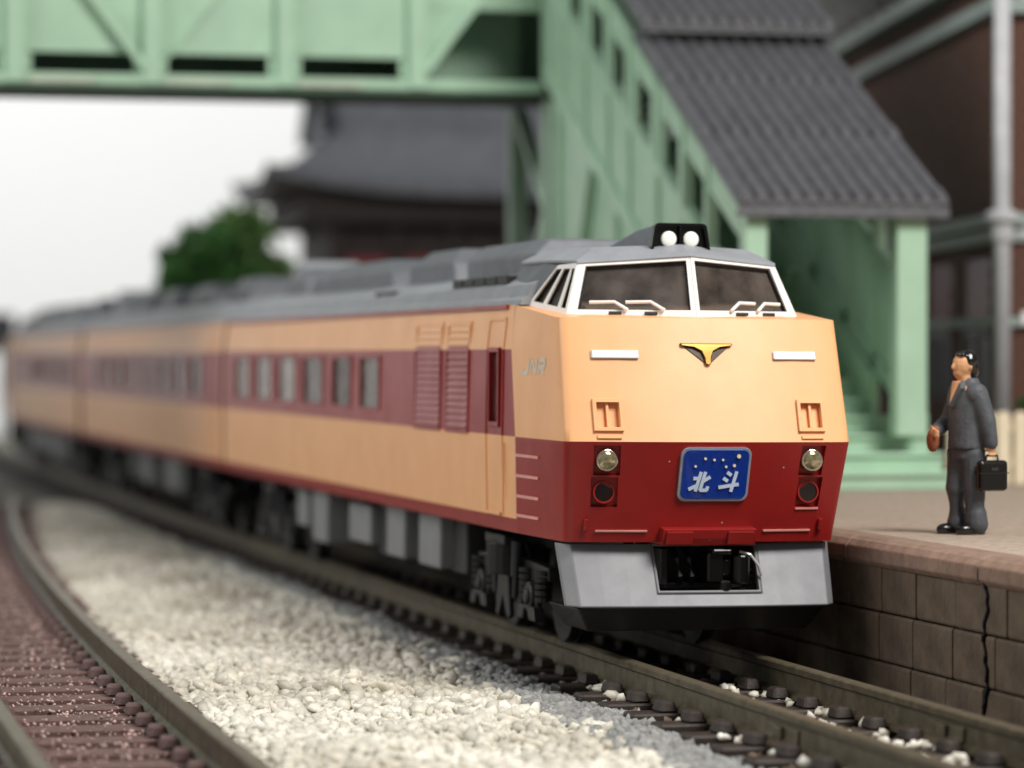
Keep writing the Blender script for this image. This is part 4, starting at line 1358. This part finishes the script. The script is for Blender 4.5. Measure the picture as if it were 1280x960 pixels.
# stone bands on both faces
def band(name, z0, z1, out, m, ymax=22):
    bbox(name, m, -out, 0.04, -out, ymax, z0, z1, 0.015)
    bbox(name, m, 0.045, 6, -out, 0.04, z0, z1, 0.015)
band('stone_band', 4.72, 4.9, 0.2, 'trim_green')
band('stone_band', 4.5, 4.7, 0.1, 'trim_green')
band('stone_band', 3.28, 3.42, 0.1, 'trim_green')
band('cornice', 7.75, 7.98, 0.18, 'trim_green')
band('cornice', 8.35, 8.6, 0.34, 'trim_green')
# brackets under the eave on the shaded side
for k in range(14):
    y = 1.2 + k * 1.5
    mb = MB()
    mb.prism([(-0.05, y, 8.75 - PZ), (-0.75, y, 9.25 - PZ), (-0.75, y, 9.5 - PZ), (-0.05, y, 9.5 - PZ)], (0, -0.18, 0), (0, 0.18, 0))
    mb.build('eave_bracket', 'stone_trim', bd, bevel=0.02)
bbox('roof', 'tile', -1.1, 12.2, -0.6, 24, 9.55, 9.8, 0.02)
# windows on the long side, lower storey
for k in range(6):
    y0, y1 = 0.55 + k * 3.0, 2.45 + k * 3.0
    w = bbox('window', 'window_dark', -0.004, 0.056, y0, y1, 2.1, 4.3, 0)
    for yy in (y0, (y0 + y1) / 2 - 0.04, y1 - 0.1):
        bbox('window_bar', 'window_blue', -0.05, 0.02, yy, yy + 0.1, 2.1, 3.25, 0.008, w)
    bbox('window_bar', 'window_blue', -0.045, 0.02, y0 + 0.1, y1 - 0.1, 3.15, 3.25, 0.008, w)
# corner drainpipe
dpp = MB()
cxp, cyp = -0.02, -0.22
dpp.tube([(cxp, cyp, 0.0), (cxp, cyp, 8.6)], 0.125, 16)
pipe = dpp.build('drainpipe', 'stone_trim', bd)
for p in pipe.data.polygons: p.use_smooth = len(p.vertices) == 4
for zc in (4.75, 8.6):
    c = MB()
    c.loft([[(cxp + r_ * math.cos(2 * math.pi * k / 16), cyp + r_ * math.sin(2 * math.pi * k / 16), zz - PZ) for k in range(16)] for r_, zz in ((0.14, zc - 0.28), (0.17, zc - 0.22), (0.17, zc - 0.02), (0.25, zc + 0.04), (0.25, zc + 0.15), (0.14, zc + 0.2))])
    c.build('pipe_collar', 'stone_trim', pipe, bevel=0.01)
# pale lintel and sill on the front wall
for (z0, z1) in ((3.3, 3.5), (7.86, 8.02)):
    bbox('window_sill', 'white_frame', 0.28, 2.2, -0.16, 0.02, z0, z1, 0.02)
bbox('band_block', 'stone_trim', 0.24, 0.5, -0.12, 0.03, 4.55, 4.9, 0.02)

# ------------------------------------------------------------------ fence and shrub
fc = thing('picket_fence', 'cream picket fence behind the standing man in front of the brick building', 'fence', (7.6, 12.3, PZ), R(-8))
pk = MB()
pts = [(-0.094, 0), (0.094, 0), (0.094, 0.93)] + [(0.094 * math.cos(a), 0.93 + 0.06 * math.sin(a)) for a in np.linspace(0.3, math.pi - 0.3, 5)] + [(-0.094, 0.93)]
pk.prism([(x, 0, z) for x, z in pts], (0, -0.05, 0), (0, 0.05, 0))
p0 = pk.build('picket', 'ivory', fc, bevel=0.03)
for k in range(18):
    o = p0 if k == 0 else share(p0, 'picket', fc)
    o.location = (-0.32 + k * 0.228, random.uniform(-0.006, 0.006), 0)
    o.rotation_euler = (0, random.uniform(-0.01, 0.01), 0)
for z in (0.25, 0.72):
    MB().box(-0.45, 3.7, 0.05, 0.1, z, z + 0.12).build('fence_rail', 'ivory', fc, bevel=0.01)

def leaves(name, parent, centers, n, size, m, seed=1):
    rg_ = np.random.default_rng(seed)
    V = []; F = []
    for i in range(n):
        c, rad = centers[rg_.integers(len(centers))]
        d = rg_.normal(size=3); d /= np.linalg.norm(d)
        p = np.array(c) + d * np.array(rad) * rg_.uniform(0.2, 1.0) ** 0.6 * rg_.uniform(0.8, 1.25)
        u = rg_.normal(size=3); u /= np.linalg.norm(u)
        w = np.cross(u, rg_.normal(size=3)); w /= np.linalg.norm(w)
        s_ = size * rg_.uniform(0.6, 1.3)
        o = len(V)
        V += [tuple(p - u * s_), tuple(p + w * s_ * 0.6), tuple(p + u * s_), tuple(p - w * s_ * 0.6)]
        F.append((o, o + 1, o + 2, o + 3))
    me = bpy.data.meshes.new(name); me.from_pydata(V, [], F); me.materials.append(M[m])
    o = bpy.data.objects.new(name, me); COL.objects.link(o); o.parent = parent
    return o

sh = thing('shrub', 'small green shrub behind the picket fence at the right edge', 'shrub', (8.95, 13.2, PZ))
leaves('foliage', sh, [((0, 0, 0.9), (0.35, 0.3, 0.5)), ((0.2, 0, 0.5), (0.4, 0.3, 0.45))], 1500, 0.06, 'leaf', 5)
MB().tube([(0, 0, 0), (0.02, 0, 0.8)], [0.05, 0.02], 8).build('stem', 'bark', sh)

# ------------------------------------------------------------------ temple building and trees, far back
tp = thing('temple_building', 'dark temple building with sweeping grey tiled roof and dark red walls behind the train', 'building', (13.2, 58, -0.52), R(-4))
def hiproof(cx_, w, d, z0, z1, lift, topw, topd, name, m, n=12):
    """curved hip roof: square eave ring rising at the corners to a ridge"""
    mb = MB()
    rings = []
    for k in range(7):
        t = k / 6
        zz = z0 + (z1 - z0) * (t ** 1.7)
        ww = w + (topw - w) * t; dd = d + (topd - d) * t
        ring = []
        for side in range(4):
            for j in range(n):
                s_ = -1 + 2 * j / n
                px, py = ((s_, -1), (1, s_), (-s_, 1), (-1, -s_))[side]
                cor = (abs(px) * abs(py)) ** 4
                ring.append((px * ww, py * dd, zz + lift * cor * (1 - t)))
        rings.append(ring)
    low = [(x * 0.97, y * 0.97, z - 0.28) for x, y, z in rings[0]]
    mb.loft([low] + rings)
    return mb.build(name, m, tp, smooth=False)
hiproof(0, 8.0, 5.0, 7.7, 9.2, 0.55, 5.9, 2.6, 'lower_roof', 'temple_tile')
# gable-topped upper roof
up_ = MB()
prof = [(-2.7, 9.1), (-1.8, 9.75), (-0.9, 10.8), (-0.15, 12.2), (0.15, 12.2), (0.9, 10.8), (1.8, 9.75), (2.7, 9.1)]
up_.loft([[(x, y, z) for y, z in prof] for x in (-6.1, 6.1)])
ur = up_.build('upper_roof', 'temple_tile', tp)
MB().box(-6.4, 6.4, -0.28, 0.28, 12.1, 12.6).build('ridge', 'temple_ridge', ur, bevel=0.04)
for sx in (-1, 1):
    e = MB()
    for a, b_ in zip(prof[:4], prof[1:5]):
        e.bar((sx * 6.12, a[0], a[1] + 0.14), (sx * 6.12, b_[0], b_[1] + 0.14), 0.4, 0.34, upv=(0, 0, 1))
    for a, b_ in zip(prof[4:], prof[5:]):
        e.bar((sx * 6.12, a[0], a[1] + 0.14), (sx * 6.12, b_[0], b_[1] + 0.14), 0.4, 0.34, upv=(0, 0, 1))
    e.build('gable_ridge', 'temple_ridge', ur)
for k in range(40):
    x = -5.8 + k * 0.3
    rb = MB()
    for a, b_ in zip(prof[:4], prof[1:4]):
        rb.bar((x, a[0], a[1] + 0.02), (x, b_[0], b_[1] + 0.02), 0.13, 0.1)
    rb.build('tile_row', 'temple_tile', ur)
MB().box(-7.0, 7.0, -4.1, 4.1, 6.75, 7.55).build('eave_beams', 'temple_wood', tp, bevel=0.05)
MB().box(-6.2, 6.2, -3.4, 3.4, 0, 6.8).build('wall', 'temple_wood', tp)
for k in range(9):
    x = -6.0 + k * 1.5
    MB().box(x - 0.18, x + 0.18, -3.65, -3.35, 0, 6.8).build('pillar', 'temple_wood', tp, bevel=0.03)
    if k < 8:
        MB().box(x + 0.18, x + 1.32, -3.5, -3.38, 3.6, 5.9).build('wall_panel', 'temple_red', tp)
pr_ = MB()
pr_.prism([(-1.2, -3.4, 6.7), (-1.2, -7.5, 4.9), (-1.2, -7.5, 4.65), (-1.2, -3.4, 6.4)], (0, 0, 0), (7.5, 0, 0))
pr_.build('porch_roof', 'temple_tile', tp)
for x in (-0.8, 2.6, 6.0):
    MB().box(x - 0.16, x + 0.16, -7.2, -6.9, 0, 4.7).build('porch_pillar', 'temple_wood', tp)

tr = thing('tree', 'green leafy tree beside the temple, left of its eaves', 'tree', (2.2, 46, -0.52))
MB().tube([(0, 0, 0), (0.1, 0, 2.0), (0.0, 0.1, 3.8), (0.2, 0, 5.6)], [0.3, 0.24, 0.16, 0.06], 10).build('trunk', 'bark', tr)
MB().tube([(0.05, 0, 2.6), (-0.7, 0, 4.0)], [0.12, 0.05], 8).build('limb', 'bark', tr)
MB().tube([(0.05, 0, 3.0), (1.0, 0, 4.6)], [0.12, 0.05], 8).build('limb', 'bark', tr)
tc_ = [((random.gauss(0.05, 0.6), random.gauss(0, 0.5), random.uniform(3.6, 6.1)), (random.uniform(0.22, 0.5),) * 3) for k in range(20)]
tc_ += [((-0.2, 0, 6.0), (0.5, 0.5, 0.4)), ((0.0, 0, 5.4), (0.8, 0.7, 0.6)), ((-0.3, 0, 4.6), (0.9, 0.7, 0.6)), ((-0.95, 0, 4.5), (0.3, 0.4, 0.35)), ((-0.8, 0, 5.6), (0.3, 0.3, 0.3)), ((0.6, 0, 5.3), (0.5, 0.5, 0.5))]
leaves('crown', tr, tc_, 11000, 0.1, 'leaf', 3)
tr2_ = thing('tree', 'lighter green tree top just under the temple eave corner', 'tree', (3.5, 49, -0.52))
MB().tube([(0, 0, 0), (0.0, 0, 3.0), (0.1, 0.1, 6.0)], [0.25, 0.18, 0.06], 10).build('trunk', 'bark', tr2_)
leaves('crown', tr2_, [((0, 0, 6.3), (0.8, 0.7, 0.6)), ((-0.5, 0, 5.6), (0.6, 0.6, 0.5)), ((0.5, 0, 5.2), (0.9, 0.8, 0.6))], 5000, 0.11, 'leaf_light', 4)

# ------------------------------------------------------------------ the man on the platform
def capsules(parts, voxel, name, m, parent, smooth_it=4):
    """union of tapered tubes with ball ends, fused into one skin"""
    mb = MB()
    def ball(c, r_, n=12, sc=(1, 1, 1)):
        rings = []
        for i in range(1, 8):
            a = math.pi * i / 8
            rings.append([(c[0] + r_ * sc[0] * math.sin(a) * math.cos(2 * math.pi * k / n), c[1] + r_ * sc[1] * math.sin(a) * math.sin(2 * math.pi * k / n), c[2] - r_ * sc[2] * math.cos(a)) for k in range(n)])
        mb.loft(rings)
    for p in parts:
        if p[0] == 'b':
            ball(p[1], p[2], sc=p[3] if len(p) > 3 else (1, 1, 1))
        elif p[0] == 't':
            pts, rads = p[1], p[2]
            mb.tube(pts, list(rads), 12)
            for c, r_ in zip(pts, rads):
                ball(c, r_)
        elif p[0] == 'l':
            rings = []
            for (cx_, cy_, z, rx, ry) in p[1]:
                rings.append([(cx_ + rx * math.cos(2 * math.pi * k / 20), cy_ + ry * math.sin(2 * math.pi * k / 20), z) for k in range(20)])
            mb.loft(rings)
    o = mb.build(name, m, parent)
    rm = o.modifiers.new('fuse', 'REMESH'); rm.mode = 'VOXEL'; rm.voxel_size = voxel; rm.use_smooth_shade = True
    sm = o.modifiers.new('smooth', 'SMOOTH'); sm.factor = 0.5; sm.iterations = smooth_it
    return o

# local: he faces -y; his left is +x
MROT = R(-80); MLOC = (2.86, 0.68, PZ)
man = thing('person', 'standing man in dark grey suit with slicked black hair on the platform', 'person', MLOC, MROT)
hand_r = Vector((-0.12, -0.30, 1.0))
hand_l = Vector((0.27, 0.13, 0.80))
body = [('l', [(0, 0, 0.85, 0.11, 0.08), (0, 0, 1.0, 0.13, 0.09), (0, 0, 1.3, 0.17, 0.11), (0, 0, 1.42, 0.16, 0.1), (0, 0, 1.47, 0.08, 0.08)]),
        ('t', [(0, 0.0, 1.42), (0, -0.02, 1.53)], (0.075, 0.07)),
        ('b', (0, -0.03, 1.655), 0.104, (0.9, 1.08, 1.25)), ('b', (0, -0.075, 1.585), 0.07, (0.9, 0.85, 1.0)), ('b', (0, -0.145, 1.635), 0.021, (0.8, 1, 1.5)),
        ('b', (0.092, 0.0, 1.64), 0.025, (0.5, 0.9, 1.3)), ('b', (-0.092, 0.0, 1.64), 0.025, (0.5, 0.9, 1.3)), ('b', (0, -0.126, 1.578), 0.018, (1.6, 0.6, 0.6)),
        ('t', [(0.08, 0.02, 0.8), (0.095, 0.03, 0.48), (0.1, 0.03, 0.09)], (0.08, 0.065, 0.045)), ('t', [(-0.08, 0, 0.8), (-0.1, -0.03, 0.48), (-0.11, -0.03, 0.09)], (0.08, 0.065, 0.045)),
        ('t', [(0.16, 0.04, 1.36), (0.24, 0.09, 1.1), (0.27, 0.12, 0.88)], (0.06, 0.045, 0.035)), ('t', [(-0.16, 0.02, 1.36), (-0.28, -0.03, 1.1), (-0.17, -0.25, 1.02)], (0.06, 0.045, 0.035)),
        ('b', tuple(hand_l + Vector((-0.005, 0, 0.05))), 0.05, (0.6, 1, 1.1)), ('b', tuple(hand_r), 0.052, (1, 0.7, 1))]
for k in range(4):
    dy = -0.033 + 0.022 * k
    body.append(('t', [hand_l + Vector((0.0, dy, 0.03)), hand_l + Vector((0.014, dy, -0.015 - 0.005 * (k in (1, 2)))), hand_l + Vector((-0.014, dy, -0.03))], (0.012, 0.011, 0.009)))
    body.append(('t', [hand_r + Vector((0.02, -0.01, 0.03 - 0.02 * k)), hand_r + Vector((0.065, -0.012, 0.022 - 0.021 * k)), hand_r + Vector((0.09, 0.015, 0.012 - 0.02 * k))], (0.012, 0.011, 0.009)))
body.append(('t', [hand_l + Vector((-0.02, -0.035, 0.06)), hand_l + Vector((-0.035, -0.05, 0.02)), hand_l + Vector((-0.02, -0.045, -0.01))], (0.014, 0.012, 0.01)))
body.append(('t', [hand_r + Vector((0, -0.02, 0.04)), hand_r + Vector((0.03, -0.04, 0.06)), hand_r + Vector((0.06, -0.04, 0.055))], (0.014, 0.012, 0.01)))
capsules(body, 0.011, 'body', 'skin', man, 2)
# loose jacket with sloping shoulders
jk = [('l', [(0.0, 0.02, 0.84, 0.205, 0.185), (0.0, 0.02, 0.95, 0.2, 0.18), (0, 0.01, 1.12, 0.195, 0.17), (0, 0.015, 1.27, 0.2, 0.165), (0, 0.03, 1.38, 0.19, 0.155), (0, 0.04, 1.46, 0.13, 0.11), (0, 0.035, 1.53, 0.095, 0.09)]),
      ('t', [(0.17, 0.04, 1.36), (0.24, 0.1, 1.1), (0.265, 0.125, 0.9)], (0.1, 0.085, 0.07)), ('t', [(-0.17, 0.01, 1.36), (-0.29, -0.03, 1.1), (-0.19, -0.22, 1.01)], (0.1, 0.085, 0.07)),
      ('b', (0.15, 0.03, 1.37), 0.115), ('b', (-0.15, 0.02, 1.37), 0.11),
      ('t', [(0.18, 0.1, 1.1), (0.18, 0.15, 0.9)], (0.04, 0.045))]
capsules(jk, 0.014, 'jacket', 'suit', man, 2)
cl = MB()
cl.prism([(-0.05, -0.11, 1.5), (0.05, -0.11, 1.5), (0.0, -0.175, 1.27)], (0, -0.02, 0), (0, 0.06, 0))
cl.build('shirt_front', 'skin', man, bevel=0.012)
for sx in (-1, 1):
    lp = MB()
    lp.prism([(sx * 0.06, -0.085, 1.51), (sx * 0.115, -0.12, 1.43), (sx * 0.02, -0.19, 1.24), (sx * 0.0, -0.183, 1.27)], (0, -0.012, 0), (0, 0.05, 0))
    lp.build('lapel', 'suit', man, bevel=0.01)
ts = [('l', [(0, 0.01, 0.74, 0.175, 0.15), (0, 0.01, 0.98, 0.17, 0.14)]),
      ('t', [(0.085, 0.03, 0.8), (0.095, 0.04, 0.45), (0.1, 0.04, 0.11)], (0.125, 0.112, 0.1)), ('t', [(-0.085, -0.02, 0.8), (-0.1, -0.05, 0.45), (-0.11, -0.04, 0.11)], (0.12, 0.105, 0.095)),
      ('t', [(0.105, 0.05, 0.2), (0.11, 0.06, 0.1)], (0.108, 0.112))]
capsules(ts, 0.014, 'trousers', 'trouser', man, 2)
for sx, yy in ((0.11, 0.01), (-0.12, -0.07)):
    capsules([('b', (sx, yy - 0.07, 0.05), 0.08, (0.9, 1.5, 0.75)), ('b', (sx, yy + 0.05, 0.06), 0.075, (0.95, 1.1, 0.85)), ('l', [(sx, yy - 0.02, 0.0, 0.068, 0.16), (sx, yy - 0.02, 0.03, 0.072, 0.165)])], 0.012, 'shoe', 'shoe', man, 2)
capsules([('b', (0, 0.025, 1.705), 0.108, (0.98, 1.02, 0.95)), ('b', (0, 0.06, 1.63), 0.095, (1.0, 0.8, 1.3)), ('b', (0.02, -0.075, 1.757), 0.05, (1.5, 0.9, 0.55)),
          ('b', (0.088, 0.01, 1.69), 0.04, (0.6, 1.2, 1.3)), ('b', (-0.088, 0.01, 1.69), 0.04, (0.6, 1.2, 1.3))], 0.011, 'hair', 'hair', man, 1)
# briefcase in the left hand
bc = thing('briefcase', 'black glossy briefcase hanging from the standing man\'s hand', 'briefcase', MLOC, MROT)
cs = MB().box(0.22, 0.32, -0.03, 0.29, 0.43, 0.73)
case = cs.build('case', 'black_gloss', bc, bevel=0.035)
hd = MB(); hd.tube([(0.27, 0.06, 0.72), (0.27, 0.07, 0.775), (0.27, 0.19, 0.775), (0.27, 0.2, 0.72)], 0.012, 8)
hd.build('handle', 'black_gloss', bc)
MB().box(0.315, 0.327, 0.09, 0.17, 0.63, 0.66).build('clasp', 'bogie_grey', bc)
MB().box(0.216, 0.324, -0.034, 0.294, 0.6, 0.61).build('seam', 'bogie_black', bc)
bn = capsules([('b', (-0.15, -0.285, 0.92), 0.08, (1.0, 0.75, 1.6)), ('b', (-0.13, -0.27, 1.02), 0.05, (1.2, 0.8, 1.0))], 0.014, 'pouch', 'bag_brown', None, 3)
bn.location = MLOC; bn.rotation_euler = (0, 0, MROT)
bn['label'] = 'small brown pouch held against the standing man\'s belly'; bn['category'] = 'pouch'

# ------------------------------------------------------------------ far edge blur: a dark relay box by the line
rb_ = thing('relay_cabinet', 'dark grey trackside cabinet on a post at the far left edge', 'cabinet', (2.01, 95, -0.52))
MB().box(-0.5, 0.5, -0.3, 0.3, 3.50, 4.92).build('cabinet', 'box_dark', rb_, bevel=0.05)
MB().tube([(0, 0, 0), (0, 0, 3.54)], 0.09, 10).build('post', 'box_dark', rb_)
